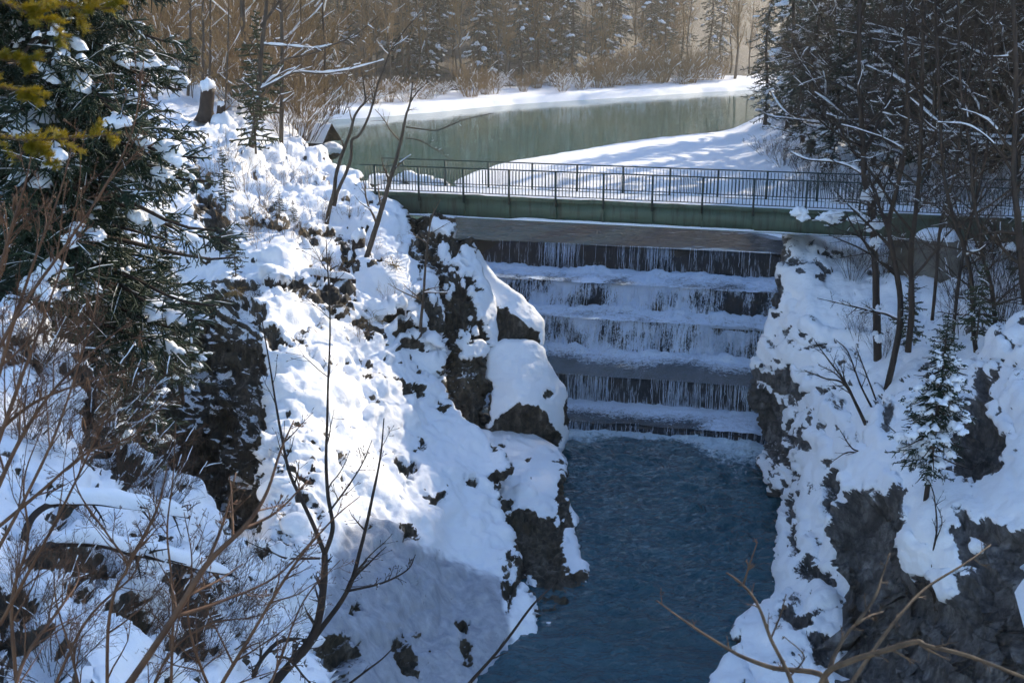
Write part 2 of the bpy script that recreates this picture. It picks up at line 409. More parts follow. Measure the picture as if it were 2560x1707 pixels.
IN_A = [(700, 700, 39.5), (680, 850, 36), (690, 1000, 33.2), (690, 1150, 30.6), (690, 1300, 28.2), (715, 1450, 25.8), (740, 1600, 23.8), (760, 1750, 22),
  (900, 900, 38.2), (850, 800, 39.6), (850, 740, 40.2), (860, 690, 42.2), (800, 680, 42.2), (1000, 700, 43.0), (1000, 800, 41.2), (980, 1000, 37.0), (950, 1100, 34.8), (1000, 1180, 34.0), (1100, 1180, 35.2), (1150, 1250, 34.2), (1060, 1310, 31.6),
  (900, 1300, 29.8), (1000, 1330, 30.6), (1150, 1400, 31.8), (1230, 1440, 31.2), (1000, 1450, 28.6), (1150, 1520, 29.6), (1000, 1600, 26.6), (1200, 1600, 28.0), (1000, 1720, 25.2), (850, 1450, 27.0), (860, 1600, 25.0),
  (600, 560, 44.5), (750, 560, 45), (850, 600, 45), (900, 540, 47), (600, 430, 50), (700, 400, 54), (720, 480, 49), (830, 490, 49), (880, 490, 49.5),
  (600, 660, 41), (560, 850, 37.0), (545, 1000, 35.0), (540, 1150, 33.4), (560, 1300, 31), (480, 900, 40), (470, 1150, 36), (330, 1000, 33), (330, 1200, 29), (420, 1420, 25), (640, 1000, 34.2), (640, 1250, 30)]
ROCK_A = [[(470, 760), (560, 740), (640, 700), (668, 790), (655, 900), (668, 1000), (660, 1150), (672, 1330), (600, 1350), (520, 1330), (430, 1250), (400, 1000), (420, 800)],
  [(150, 820), (430, 760), (450, 1100), (380, 1250), (250, 1150), (180, 950)],
  [(700, 700), (735, 690), (790, 722), (870, 718), (905, 740), (880, 772), (830, 778), (770, 757), (715, 730)],
  [(868, 800), (905, 785), (955, 810), (965, 845), (930, 850), (890, 825)], [(845, 590), (875, 590), (880, 650), (905, 670), (885, 690), (850, 665)],
  [(975, 1155), (1000, 1152), (1045, 1165), (1035, 1195), (1010, 1210), (985, 1195)], [(1160, 1205), (1190, 1200), (1195, 1215), (1170, 1225)],
  [(1060, 1235), (1085, 1245), (1110, 1222), (1115, 1240), (1095, 1275), (1070, 1265)], [(1225, 1180), (1255, 1190), (1278, 1165), (1270, 1195), (1245, 1220), (1225, 1205)],
  [(1005, 1325), (1040, 1325), (1045, 1350), (1005, 1360)], [(995, 960), (1045, 960), (1045, 995), (1005, 990)], [(1085, 1015), (1112, 1028), (1112, 1045), (1090, 1040)],
  [(655, 815), (700, 830), (730, 880), (700, 885), (660, 850)], [(730, 1180), (775, 1215), (765, 1235), (735, 1220)], [(840, 1145), (865, 1140), (862, 1158), (845, 1160)],
  [(1000, 1560), (1020, 1600), (1045, 1700), (1000, 1690), (985, 1600)], [(1120, 1560), (1165, 1560), (1180, 1660), (1160, 1665), (1150, 1580)],
  [(860, 1520), (890, 1520), (880, 1560), (855, 1560)], [(760, 1640), (830, 1580), (900, 1640), (860, 1707), (780, 1700)],
  [(1258, 1400), (1290, 1380), (1292, 1460), (1270, 1560), (1258, 1500)], [(1040, 1105), (1070, 1095), (1062, 1125), (1040, 1130)],
  [(460, 430), (520, 430), (560, 520), (590, 640), (540, 640), (490, 540)], [(640, 490), (690, 500), (700, 560), (660, 580)], [(800, 640), (830, 640), (830, 660), (800, 660)],
  [(1075, 760), (1100, 800), (1096, 880), (1070, 880), (1060, 810)], [(1030, 600), (1066, 668), (1055, 700), (1020, 640)]]
A = body('left_bank', OUT_A, IN_A, M['left'], g=3.9, rock=ROCK_A, terrace=0.42, calm=[[(860, 1080), (990, 985), (1100, 1030), (1290, 1160), (1265, 1300), (1305, 1480), (1350, 1700), (1300, 1850), (760, 1850), (800, 1400)]], lump=0.24, thick=0.15, rough=0.34, speck=0.22, ledge=0.6, thin=[[(850, 1330), (940, 1290), (1030, 1365), (1110, 1395), (1245, 1450), (1268, 1560), (1300, 1680), (1265, 1850), (700, 1850), (760, 1600), (800, 1480)]], seed=3, rock_noise=11, slope_t=0.16, billow=0.30, mound=0.55, mound_scale=1.05, lam=0.004)  # thin outlines the lower face: sparse snow plus shade put into colour
tag(A, kind='structure')
# ---- left hillside behind the big spruce
OUT_H = [(-500, 60, 66), (-100, 80, 66), (300, 140, 66), (480, 200, 66), (600, 245, 65), (690, 285, 64), (740, 350, 61), (760, 480, 52), (700, 640, 45), (400, 860, 39), (0, 1000, 33), (-500, 1000, 31)]
H = body('left_hillside', OUT_H, [(0, 500, 46), (300, 400, 51), (500, 300, 57), (-300, 500, 44), (0, 800, 37), (500, 500, 48), (300, 650, 44)], M['left'], g=7, terrace=0.5,
         rock=[[(-100, 500), (300, 600), (300, 900), (-100, 900)]], lump=0.3, thick=0.15, rough=0.3, speck=0.24, seed=23, billow=0.3, mound=0.5, mound_scale=0.8, slope_t=0.1, back=(0.5, 3, 8, 14))
tag(H, kind='structure')
# ---- foreground slope under the viewpoint
OUT_F = [(-600, 700, 22), (-100, 745, 21.5), (30, 765, 21), (110, 830, 20.6), (200, 905, 20.2), (250, 1010, 19.8), (330, 1130, 19), (470, 1215, 18.4), (560, 1330, 18.0), (640, 1440, 18), (700, 1530, 18.0), (775, 1620, 17.6), (830, 1740, 16.5), (860, 1950, 14), (300, 2100, 7.2), (-600, 2000, 7)]
IN_F = [(0, 1000, 16.5), (0, 1200, 13.6), (0, 1450, 10.4), (0, 1700, 8.4), (250, 1150, 17.0), (300, 1350, 13.8), (300, 1600, 10.6), (500, 1450, 15.8), (550, 1650, 13.6), (700, 1720, 14.5), (-300, 1300, 12)]
ROCK_F = [[(-100, 1500), (60, 1480), (180, 1560), (200, 1680), (60, 1720), (-100, 1720)], [(180, 900), (260, 1000), (330, 1120), (420, 1190), (400, 1260), (300, 1230), (200, 1130)], [(75, 1385), (150, 1370), (270, 1380), (290, 1440), (240, 1510), (170, 1470), (100, 1430)], [(280, 1500), (380, 1520), (430, 1580), (380, 1640), (280, 1620), (240, 1560)], [(0, 1560), (110, 1530), (150, 1600), (60, 1640)],
          [(430, 1420), (520, 1500), (560, 1600), (500, 1700), (420, 1640), (400, 1520)], [(260, 1000), (330, 1140), (260, 1150), (200, 1060)], [(30, 840), (120, 900), (90, 940), (20, 890)], [(120, 1230), (200, 1260), (180, 1320), (110, 1310)]]
Fg = body('foreground_slope', OUT_F, IN_F, M['left'], g=5.5, rock=ROCK_F, terrace=0.18, terr_f=1.4, lump=0.14, lump_scale=1.8, thick=0.10, rough=0.16, speck=0.27, seed=41, rock_noise=20, slope_t=0.12, billow=0.25, mound=0.22, mound_scale=1.9, back=(0.3, 1.0, 2.5, 4.0))
tag(Fg, kind='structure')
# ---- separate rock masses along the left edge of the gorge
OUT_B = [(1005, 532, 48.2), (1075, 538, 47.6), (1133, 545, 47.2), (1140, 584, 46.9), (1173, 605, 46.6), (1197, 649, 46), (1215, 700, 45.4), (1236, 757, 44.8), (1240, 840, 44.0), (1236, 882, 43.6), (1232, 965, 42.8), (1226, 1085, 41.8), (1150, 1085, 41.4), (1085, 1040, 41.8), (1078, 894, 43.2), (1085, 755, 44.6), (1045, 663, 46), (1020, 633, 46.6), (1000, 571, 48)]
IN_B = [(1150, 640, 45.4), (1130, 700, 44.6), (1170, 760, 43.6), (1180, 850, 42.6), (1160, 950, 41.6), (1170, 1040, 40.9), (1075, 620, 46.2), (1110, 800, 43.6), (1100, 570, 46.6)]
ROCK_B = [[(980, 520), (1150, 535), (1185, 610), (1215, 650), (1255, 760), (1255, 1100), (1060, 1100), (1060, 800), (980, 620)], [(1000, 545), (1060, 548), (1062, 600), (1090, 640), (1105, 700), (1130, 760), (1150, 880), (1235, 880), (1238, 1090), (1060, 1060), (1070, 850), (1095, 770), (1060, 690), (1010, 620)],
          [(1100, 610), (1118, 610), (1115, 680), (1130, 760), (1105, 740), (1090, 660)], [(1155, 660), (1180, 660), (1170, 720), (1150, 760), (1145, 700)], [(1170, 780), (1190, 800), (1185, 850), (1165, 840)], [(1190, 700), (1200, 720), (1198, 780), (1180, 760)]]
B = body('rock_pillar', OUT_B, IN_B, M['left'], g=3.2, rock=ROCK_B, lump=0.10, thick=0.08, rough=0.42, speck=0.26, streak=0.16, seed=52, ledge=0.5, rock_noise=10, slope_t=-0.6, back=(0.25, 0.7, 1.6, 3),
         snowy=[[(1160, 600), (1185, 625), (1205, 650), (1245, 765), (1222, 770), (1190, 700), (1160, 640)], [(1098, 610), (1115, 612), (1108, 680), (1096, 690)], [(1205, 740), (1225, 760), (1220, 810), (1195, 800)], [(1150, 865), (1235, 855), (1238, 885), (1160, 892)], [(1075, 540), (1135, 545), (1140, 580), (1080, 590)]])
tag(B, 'tall dark rock pillar streaked with snow under the left end of the green bridge', 'rock')
OUT_C = [(1170, 598, 47), (1197, 643, 46.8), (1234, 703, 46.2), (1284, 740, 45.6), (1329, 778, 45.2), (1349, 805, 44.9), (1351, 836, 44.6), (1348, 878, 44.2), (1310, 925, 43.8), (1240, 950, 43.6), (1205, 870, 44.6), (1180, 700, 46.4)]
IN_C = [(1280, 800, 44.4), (1310, 840, 43.9), (1250, 860, 43.8), (1240, 770, 45.0)]
C = body('rock_slab', OUT_C, IN_C, M['left'], g=3.2, rock=[[(1238, 772), (1270, 785), (1320, 820), (1346, 832), (1349, 880), (1310, 895), (1262, 868), (1230, 905), (1215, 840)]], lump=0.08, thick=0.16, rough=0.25, seed=61, ledge=0.3, rock_noise=7, slope_t=-0.3, back=(0.3, 0.8, 1.6, 3))
tag(C, 'slanting rock slab with thick snow cap right of the dark pillar', 'rock')
OUT_D = [(1228, 880, 43.6), (1263, 860, 43.8), (1330, 862, 43.9), (1354, 877, 43.8), (1359, 902, 43.7), (1380, 931, 43.6), (1405, 967, 43.5), (1415, 998, 43.4), (1418, 1047, 43.2), (1411, 1093, 43.0), (1396, 1124, 42.8), (1360, 1112, 42.2), (1296, 1098, 41.8), (1225, 1102, 41.8), (1222, 960, 42.8)]
IN_D = [(1300, 930, 42.8), (1310, 1000, 41.9), (1350, 1040, 41.8), (1290, 1070, 41.6), (1370, 1000, 42.4)]
D = body('snow_capped_boulder', OUT_D, IN_D, M['left'], g=3.2, rock=[[(1238, 1050), (1290, 1010), (1340, 1020), (1372, 1050), (1398, 1090), (1396, 1130), (1300, 1110), (1225, 1110), (1222, 1070)], [(1362, 972), (1380, 985), (1370, 1000), (1360, 990)], [(1402, 1010), (1420, 1000), (1422, 1080), (1405, 1060)], [(1215, 950), (1232, 960), (1232, 1060), (1215, 1060)]],
         lump=0.07, thick=0.16, rough=0.22, seed=71, ledge=0.25, rock_noise=6, slope_t=-0.5, back=(0.3, 0.8, 1.6, 3))
tag(D, 'big rounded boulder under smooth snow beside the lower weir steps', 'boulder')
OUT_E = [(1090, 1040, 41), (1150, 1062, 41.6), (1230, 1088, 42), (1300, 1085, 42), (1360, 1100, 42), (1396, 1122, 41.8), (1409, 1150, 40.2), (1406, 1188, 38.6), (1402, 1240, 37.2), (1416, 1251, 37.0), (1435, 1293, 36.0), (1436, 1318, 35.6), (1427, 1340, 35.0), (1437, 1362, 34.5), (1447, 1406, 33.5), (1464, 1431, 33), (1457, 1475, 31.8), (1446, 1510, 31.0), (1400, 1550, 30.2), (1367, 1590, 29.4), (1310, 1590, 29.6), (1260, 1420, 33.2), (1190, 1260, 36), (1120, 1130, 39)]
IN_E = [(1300, 1140, 39.8), (1350, 1170, 38.6), (1300, 1220, 37.0), (1350, 1260, 36.2), (1330, 1330, 34.8), (1380, 1380, 33.6), (1340, 1450, 32.2), (1390, 1440, 32.2), (1400, 1490, 31.3)]
ROCK_E = [[(1248, 1285), (1275, 1265), (1280, 1290), (1255, 1300)], [(1262, 1300), (1320, 1275), (1345, 1310), (1390, 1290), (1402, 1370), (1420, 1440), (1463, 1435), (1455, 1500), (1360, 1580), (1300, 1500), (1280, 1420), (1270, 1350)], [(1396, 1150), (1412, 1160), (1408, 1260), (1398, 1300), (1390, 1240)], [(1410, 1262), (1432, 1300), (1432, 1325), (1408, 1315)], [(1398, 1250), (1406, 1260), (1404, 1400), (1392, 1400)]]
E_ = body('rock_ledge', OUT_E, IN_E, M['left'], g=3.2, rock=ROCK_E, lump=0.10, thick=0.14, rough=0.28, speck=0.05, ledge=0.2, inset=0.0, facet=0.10, seed=81, rock_noise=8, slope_t=-0.1, billow=0.2, mound=0.2, mound_scale=1.6, back=(0.3, 0.8, 1.6, 3),
          snowy=[[(1415, 1345), (1436, 1362), (1447, 1406), (1462, 1428), (1430, 1440), (1412, 1400)], [(1310, 1440), (1345, 1440), (1340, 1475), (1318, 1470)]])
tag(E_, 'low snowy rock ledge with dark wet foot at the left waterline', 'rock')
# ---- right bank
OUT_R = [(1968, 585, 48), (1973, 604, 45.2), (1967, 654, 44.6), (1946, 687, 44.2), (1938, 724, 43.9), (1935, 761, 43.6), (1917, 807, 43.3), (1913, 848, 43.0), (1896, 894, 42.9), (1884, 923, 42.8), (1873, 985, 43), (1880, 1014, 43.3), (1896, 1039, 43.4), (1904, 1089, 43.4), (1908, 1140, 42.3),
  (1915, 1194, 40.0), (1940, 1246, 38.2), (1943, 1310, 36.4), (1947, 1368, 34.8), (1937, 1438, 32.6), (1937, 1490, 31.3), (1908, 1528, 30.2), (1850, 1560, 29.2), (1844, 1612, 28.3), (1844, 1644, 27.8), (1786, 1702, 26.8), (1740, 1900, 24), (2300, 1900, 22), (2800, 1500, 24), (2900, 700, 36), (2900, 520, 50), (2400, 520, 54), (2100, 540, 52)]
IN_R = [(2000, 700, 43), (2000, 800, 41.4), (2060, 690, 43.2), (2240, 690, 42.2), (2290, 705, 41.8), (2450, 620, 45), (2560, 600, 45), (2400, 740, 39.5), (2560, 700, 39), (2100, 900, 38.8), (2200, 950, 36), (2000, 950, 40.0), (1960, 1000, 41.2), (2000, 1080, 38.0), (2050, 1150, 35.2), (1990, 1200, 36.4), (2000, 1300, 33.9), (2050, 1300, 32.8), (2030, 1430, 30.8), (1985, 1420, 31.6),
  (2000, 1550, 28.4), (1950, 1680, 26.4), (2100, 1600, 27), (2300, 1000, 33), (2300, 850, 37), (2200, 800, 39.5)]
ROCK_R = [[(1868, 960), (1880, 940), (1905, 970), (1935, 1000), (1960, 1020), (1965, 1070), (1975, 1130), (1960, 1170), (1925, 1150), (1900, 1130), (1885, 1050)], [(1962, 1130), (1985, 1150), (2005, 1200), (1990, 1205), (1965, 1170)], [(1950, 925), (1980, 915), (1980, 960), (1962, 975)],
  [(1930, 1230), (1950, 1230), (1960, 1300), (1950, 1400), (1935, 1360), (1925, 1270)], [(1968, 1250), (1985, 1240), (2000, 1320), (2010, 1390), (1990, 1400), (1975, 1330)], [(1990, 1430), (2020, 1400), (2060, 1440), (2090, 1435), (2085, 1460), (2030, 1460)],
  [(1955, 1545), (1985, 1535), (2030, 1545), (2040, 1580), (2010, 1590), (1960, 1570)], [(1970, 1050), (1985, 1060), (1990, 1110), (1975, 1110)], [(1938, 690), (1956, 690), (1962, 720), (1945, 770), (1932, 770)], [(2000, 1080), (2020, 1068), (2015, 1090)], [(1835, 1590), (1852, 1600), (1850, 1660), (1838, 1650)],
  [(1968, 610), (1992, 612), (1990, 640), (1965, 650)], [(2020, 1590), (2090, 1620), (2090, 1707), (2040, 1650)], [(2070, 1150), (2100, 1180), (2090, 1300), (2060, 1320)]]
Rb = body('right_bank', OUT_R, IN_R, M['right'], g=4.2, rock=ROCK_R, terrace=0.24, lump=0.15, thick=0.16, rough=0.30, speck=0.14, seed=91, ledge=0.4, facet=0.5, rock_noise=9, slope_t=0.0, billow=0.15, mound=0.14, mound_scale=1.3, back=(0.3, 1, 2, 4), lam=0.004)
tag(Rb, kind='structure')
OUT_R3 = [(2165, 1058, 31.5), (2150, 1130, 30.2), (2108, 1200, 29.4), (2125, 1245, 28.6), (2085, 1300, 28.2), (2073, 1400, 27.6), (2090, 1450, 26.8), (2080, 1560, 26.2), (2085, 1620, 25.4), (2075, 1720, 24.6), (2060, 1900, 23), (2900, 1900, 17), (2900, 680, 29), (2560, 785, 30), (2490, 830, 30.6), (2440, 900, 30.8), (2330, 960, 31.6), (2220, 1000, 32)]
IN_R3 = [(2200, 1090, 29.8), (2180, 1200, 28.2), (2200, 1255, 27.0), (2160, 1300, 27.4), (2150, 1450, 26.2), (2180, 1600, 24.8), (2320, 1060, 28.6), (2320, 1240, 25.4), (2270, 1330, 25.0), (2310, 1440, 24.2), (2260, 1500, 24.4), (2300, 1600, 23.2), (2400, 1150, 27.2), (2480, 1250, 24.4), (2450, 1330, 23.6), (2500, 1500, 21.8), (2500, 1650, 20.4), (2500, 1000, 27.2), (2540, 900, 28.4)]
ROCK_R3 = [[(2085, 1290), (2110, 1240), (2150, 1232), (2225, 1245), (2250, 1190), (2262, 1300), (2250, 1430), (2330, 1460), (2360, 1510), (2430, 1440), (2380, 1350), (2400, 1250), (2430, 1300), (2560, 1330), (2900, 1300), (2900, 1900), (2060, 1900), (2060, 1400)],
  [(2390, 1040), (2430, 990), (2480, 1030), (2520, 1120), (2500, 1190), (2440, 1230), (2390, 1180), (2380, 1090)], [(2440, 950), (2470, 930), (2480, 1010), (2440, 1030)]]
R3 = body('right_outcrop', OUT_R3, IN_R3, M['right'], g=4.6, rock=ROCK_R3, terrace=0.22, terr_f=1.1, lump=0.13, thick=0.15, rough=0.26, speck=0.13, seed=101, ledge=0.25, facet=0.8, inset=0.1, rock_noise=12, slope_t=-0.2, billow=0.15, mound=0.15, mound_scale=1.5, back=(0.3, 1, 2.4, 4.5),
          snowy=[[(2262, 1335), (2335, 1310), (2390, 1340), (2380, 1400), (2345, 1440), (2262, 1425)], [(2350, 1440), (2380, 1430), (2410, 1480), (2395, 1505), (2365, 1495)], [(2430, 1350), (2460, 1350), (2465, 1375), (2435, 1385)]])
tag(R3, kind='structure')
# ================================================================== far shores
def interp_curve(pts, n):
    P = smooth_path(pts, 10); d = np.r_[0, np.cumsum(np.linalg.norm(np.diff(P, axis=0), axis=1))]
    s = np.linspace(0, d[-1], n); return np.stack([np.interp(s, d, P[:, i]) for i in range(P.shape[1])], 1)
def grid_mesh(name, G, mat, attrs=None, uv=None):
    r, c = G.shape[:2]; i = (np.arange(r-1)[:, None]*c+np.arange(c-1)[None]).ravel()
    Q = np.stack([i, i+1, i+c+1, i+c], 1)
    V = G.reshape(-1, 3)
    n = np.cross(V[Q[:, 2]]-V[Q[:, 0]], V[Q[:, 3]]-V[Q[:, 1]])
    if n[:, 2].sum() < 0: Q = Q[:, ::-1]
    return obj(name, mesh_np(name, V, [Q], True, {k: v.ravel() for k, v in attrs.items()} if attrs else None, uv.reshape(-1, 2) if uv is not None else None), mat)
# far bank: waterline traced on the upper river level, land rising behind it
edge_px = np.array([(300, 345), (560, 322), (700, 309), (790, 302), (1000, 289), (1240, 266), (1500, 248), (1680, 237), (1830, 228), (2100, 214), (2500, 200)], float)
FE = atz(edge_px[:, 0], edge_px[:, 1], ZU)[:, :2]
FE = np.vstack([[-140, 60], FE, [260, 330]])
fe = interp_curve(FE, 420); tg = np.gradient(fe, axis=0); tg /= np.linalg.norm(tg, axis=1, keepdims=True); nrm = np.stack([-tg[:, 1], tg[:, 0]], 1)
ds = np.r_[-1.0, -0.2, np.linspace(0, 14, 34), np.linspace(15, 200, 60), np.linspace(220, 520, 14)]
def far_z(d, x, y):
    z = ZU-0.25+1.15*sstep(-0.2, 1.6, d)+0.055*np.clip(d, 0, 40)+0.42*np.clip(d-30, 0, 60)+0.62*np.clip(d-90, 0, 600)
    q = np.stack([x, y, 0*x], -1)
    return z+0.28*fbm(q*0.35, 7, 3)*sstep(0, 2, d)+0.10*fbm(q*1.4, 8, 3)*sstep(-.2, 1, d)+1.6*fbm(q*0.03, 9, 3)*sstep(20, 60, d)
wob = 0.8*fbm(np.c_[fe*0.25, 0*fe[:, 0]], 4, 3)
XY = fe[:, None, :]+nrm[:, None, :]*(ds[None, :, None]+wob[:, None, None]*np.exp(-np.abs(ds)/6)[None, :, None])
G = np.dstack([XY, far_z(np.broadcast_to(ds, XY.shape[:2]), XY[..., 0], XY[..., 1])])
DD = np.broadcast_to(ds, XY.shape[:2]); sn = np.clip(0.95-0.9*(1-sstep(-0.3, 0.35, DD))-0.62*sstep(7, 16, DD+4*fbm(np.dstack([XY*0.3, 0*XY[..., :1]]), 2, 3)), 0, 1)
tag(grid_mesh('far_bank', G, M['left'], {'snow': sn}), kind='structure')
FARB = (fe.copy(), nrm.copy())
# right shore: snowy gravel bar running back into the wooded bank
bar_px = np.array([(1120, 462), (1150, 440), (1200, 424), (1240, 412), (1320, 398), (1400, 386), (1500, 369), (1600, 353), (1760, 337), (1880, 319), (1990, 306), (2200, 285)], float)
BE = atz(bar_px[:, 0], bar_px[:, 1], ZU)[:, :2]
BE = np.vstack([[22, 50], [15.4, 60], [7, 70], [-2, 76.5], BE, [90, 190], [170, 240]])
be = interp_curve(BE, 420); 
d2 = np.r_[-1.0, -0.3, np.linspace(0, 10, 26), np.linspace(11, 150, 70)]
dirb = np.array([0.93, -0.36]); 
ctr = np.array([60., 75.])
def bar_z(d, x, y):
    q = np.stack([x, y, 0*x], -1)
    land = np.clip(x-(13+0.12*np.clip(y-60, 0, 200)), 0, 200)
    z = ZU-0.18+0.55*sstep(-0.3, 1.6, d)+0.30*sstep(1, 8, d)+1.6*sstep(2, 9, land)+0.16*np.clip(land-6, 0, 300)
    return z+(0.10*fbm(q*0.5, 17, 3)+0.06*fbm(q*2.0, 18, 3))*sstep(-.3, .6, d)
tgt = np.array([150.0, 70.0])
tl = np.linalg.norm(tgt-be, axis=1)
Dm = np.minimum(d2[None, :], tl[:, None]*0.999)
XY = be[:, None, :]+(tgt-be)[:, None, :]*(Dm/tl[:, None])[..., None]
G = np.dstack([XY, bar_z(Dm, XY[..., 0], XY[..., 1])])
q = np.dstack([XY, 0*XY[..., :1]])
sn = np.clip(0.97-0.9*(1-sstep(-0.4, 0.25, Dm+0.4*fbm(q*1.2, 3, 3)))-0.5*sstep(0.35, 0.6, fbm(q*0.9, 5, 4))*sstep(0.5, 0.9, 1-np.abs(Dm-4)/14), 0, 1)
tag(grid_mesh('gravel_bar', G, M['right'], {'snow': sn}), kind='structure')
# wooded hillside rising on the right, mostly out of frame, one band steepened to shade the gorge
ys = np.linspace(16, 230, 90); xs = np.r_[np.linspace(0, 30, 24), np.linspace(32, 170, 40)]
X0 = np.interp(ys, [16, 30, 44, 60, 90, 130, 230], [9.5, 13, 22, 24, 30, 46, 95])
GX = X0[:, None]+xs[None]; GY = np.broadcast_to(ys[:, None], GX.shape); q = np.dstack([GX, GY, 0*GX])
base = np.interp(ys, [16, 30, 44, 60, 230], [8.0, 9.0, 9.4, 9.2, 9.0])
CC = GY-1.19*GX; GZ = base[:, None]-0.6+(0.30+1.10*sstep(38, 28, CC)*sstep(3, 9, CC))*xs[None]+0.6*fbm(q*0.12, 31, 3)+0.12*fbm(q*0.8, 32, 3)
tag(grid_mesh('right_hillside', np.dstack([GX, GY, GZ]), M['right'], {'snow': np.clip(0.85-0.5*sstep(0.1, 0.5, fbm(q*0.5, 33, 4)), 0, 1)}), kind='structure')

# ================================================================== water
def m_water(name, deep, bump_scale, bump_str, rough=0.06, stretch=(1, 1, 1), foam=False, dist=0.05):
    t = NT(name); co = t.coord('Object', stretch)
    h = t.math('ADD', t.noise(co, bump_scale, 5, 0.55, 0.4), t.math('MULTIPLY', t.noise(co, bump_scale*0.27, 3, 0.5, 0.3), 1.4))
    nb = t.bump(h, bump_str, dist)
    col = t.ramp(t.noise(co, 0.35, 4), [(0.3, deep), (0.7, tuple(c*1.5 for c in deep))])
    if foam:
        f = t.math('ADD', t.attr('foam'), t.math('MULTIPLY', t.math('SUBTRACT', t.noise(t.coord(), 5.0, 6, 0.7, 0.5), 0.5), 1.3))
        f = t.ramp(f, [(0.34, 0.0), (0.72, 0.95)])
        col = t.mix(f, col, (0.62, 0.76, 0.86)); t.set(rough=t.math('ADD', rough, t.math('MULTIPLY', f, 0.6)))
    else: t.set(rough=rough)
    t.set(color=col, normal=nb, spec=0.5 if foam else 0.22, IOR=1.40 if foam else 1.333)
    return t.m
M['pool'] = m_water('pool_water', (0.009, 0.062, 0.088), 6.5, 1.0, 0.03, (1.0, 1.7, 1.0), True, 0.12)
M['deep'] = m_water('deep_shaded_water_above_weir', (0.010, 0.030, 0.050), 0.9, 0.25, 0.05, (0.5, 1.6, 1.0), False, 0.05)  # river water darkened for depth and for the pond's shade, put into colour
M['river'] = m_water('river_water', (0.050, 0.105, 0.090), 0.9, 0.10, 0.08, (0.5, 1.6, 1.0), False, 0.05)

# weir frame: crest runs from the left rocks to the right cliff
W0 = np.array([6.07, 58.9]); EW = np.array([0.970, -0.242]); NW = np.array([-0.242, -0.970])
def wp(a, d, z): return np.array([W0[0]+EW[0]*a+NW[0]*d, W0[1]+EW[1]*a+NW[1]*d, z])
def wpa(a, d, z):
    a = np.asarray(a, float); d = np.asarray(d, float); z = np.asarray(z, float)
    return np.stack([W0[0]+EW[0]*a+NW[0]*d+0*z, W0[1]+EW[1]*a+NW[1]*d+0*z, z+0*a+0*d], -1)
# step edges: downstream offset of each lip, its level, the level at its foot, how white the falling water is
STEPS = [(0.0, 8.40, 7.05, 0.30), (3.15, 7.05, 5.80, 0.62), (5.6, 5.80, 4.36, 0.60), (10.1, 4.34, 3.16, 0.22), (13.0, 3.16, 2.78, 0.12)]
AL, AR = -11.0, 9.6
# upper river: from the crest to far upstream, level with the lip
a = np.arange(-11.5, 10.0, 0.11); d = -np.r_[0.0, 0.08, 0.15, 0.25, 0.4, np.arange(0.5, 14, 0.11)]
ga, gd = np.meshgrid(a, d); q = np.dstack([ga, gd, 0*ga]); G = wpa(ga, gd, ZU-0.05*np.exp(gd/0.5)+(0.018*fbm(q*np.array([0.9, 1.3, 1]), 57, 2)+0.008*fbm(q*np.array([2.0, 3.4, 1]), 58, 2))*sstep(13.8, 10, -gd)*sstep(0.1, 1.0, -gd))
tag(grid_mesh('upper_river', G, M['deep']), kind='structure')  # strip above the crest takes the shade-darkened water
p = [wp(-11.5, -13.9, ZU-0.004), wp(10, -13.9, ZU-0.004)]
me = mesh_np('upper_river', [(-220, 57, ZU-0.004), wp(-11.5, 0, ZU-0.004), p[0], p[1], wp(10, 0, ZU-0.004), (60, 55, ZU-0.004), (420, 55, ZU-0.004), (420, 420, ZU-0.004), (-220, 420, ZU-0.004)], [np.array([[0, 1, 2, 3, 4, 5, 6, 7, 8]])], False)
tag(obj('upper_river', me, M['river']), kind='structure')

# lower pool
xs = np.arange(-6, 13.0, 0.075); ys = np.arange(22.5, 48.0, 0.075); gx, gy = np.meshgrid(xs, ys); q = np.dstack([gx, gy, 0*gx])
qw = q+0.5*np.dstack([fbm(q*0.35, 91, 2), fbm(q*0.35, 92, 2), 0*gx]); rp = (0.16*fbm(qw*np.array([0.9, 1.5, 1]), 61, 2)+0.125*fbm(qw*np.array([1.9, 3.3, 1]), 62, 2)+0.055*ridged(qw*np.array([3.0, 5.2, 1]), 63, 2))*(0.55+0.6*sstep(-0.4, 0.4, fbm(q*0.25, 93, 2)))
dd = (gx-W0[0])*NW[0]+(gy-W0[1])*NW[1]-13.0; aa = (gx-W0[0])*EW[0]+(gy-W0[1])*EW[1]
left = sstep(2.2, -0.8, aa+1.2*fbm(q*0.5, 65, 2))
reach = 1.3+3.4*left+3.0*sstep(4.6, 6.4, aa)+0.6*fbm(q*0.6, 66, 3)
foam = np.clip(1-dd/np.maximum(reach, 0.15), 0, 1)*0.95
foam = np.maximum(foam, 0.60*sstep(4.9, 6.6, aa)*np.clip(1-dd/6.0, 0, 1))
foam = np.where(dd < -0.05, 0.2, foam)
rp = rp+0.07*foam*np.abs(fbm(q*3.0, 67, 3))
tag(grid_mesh('lower_river', np.dstack([gx, gy, ZP+rp]), M['pool'], {'foam': foam}), kind='structure')

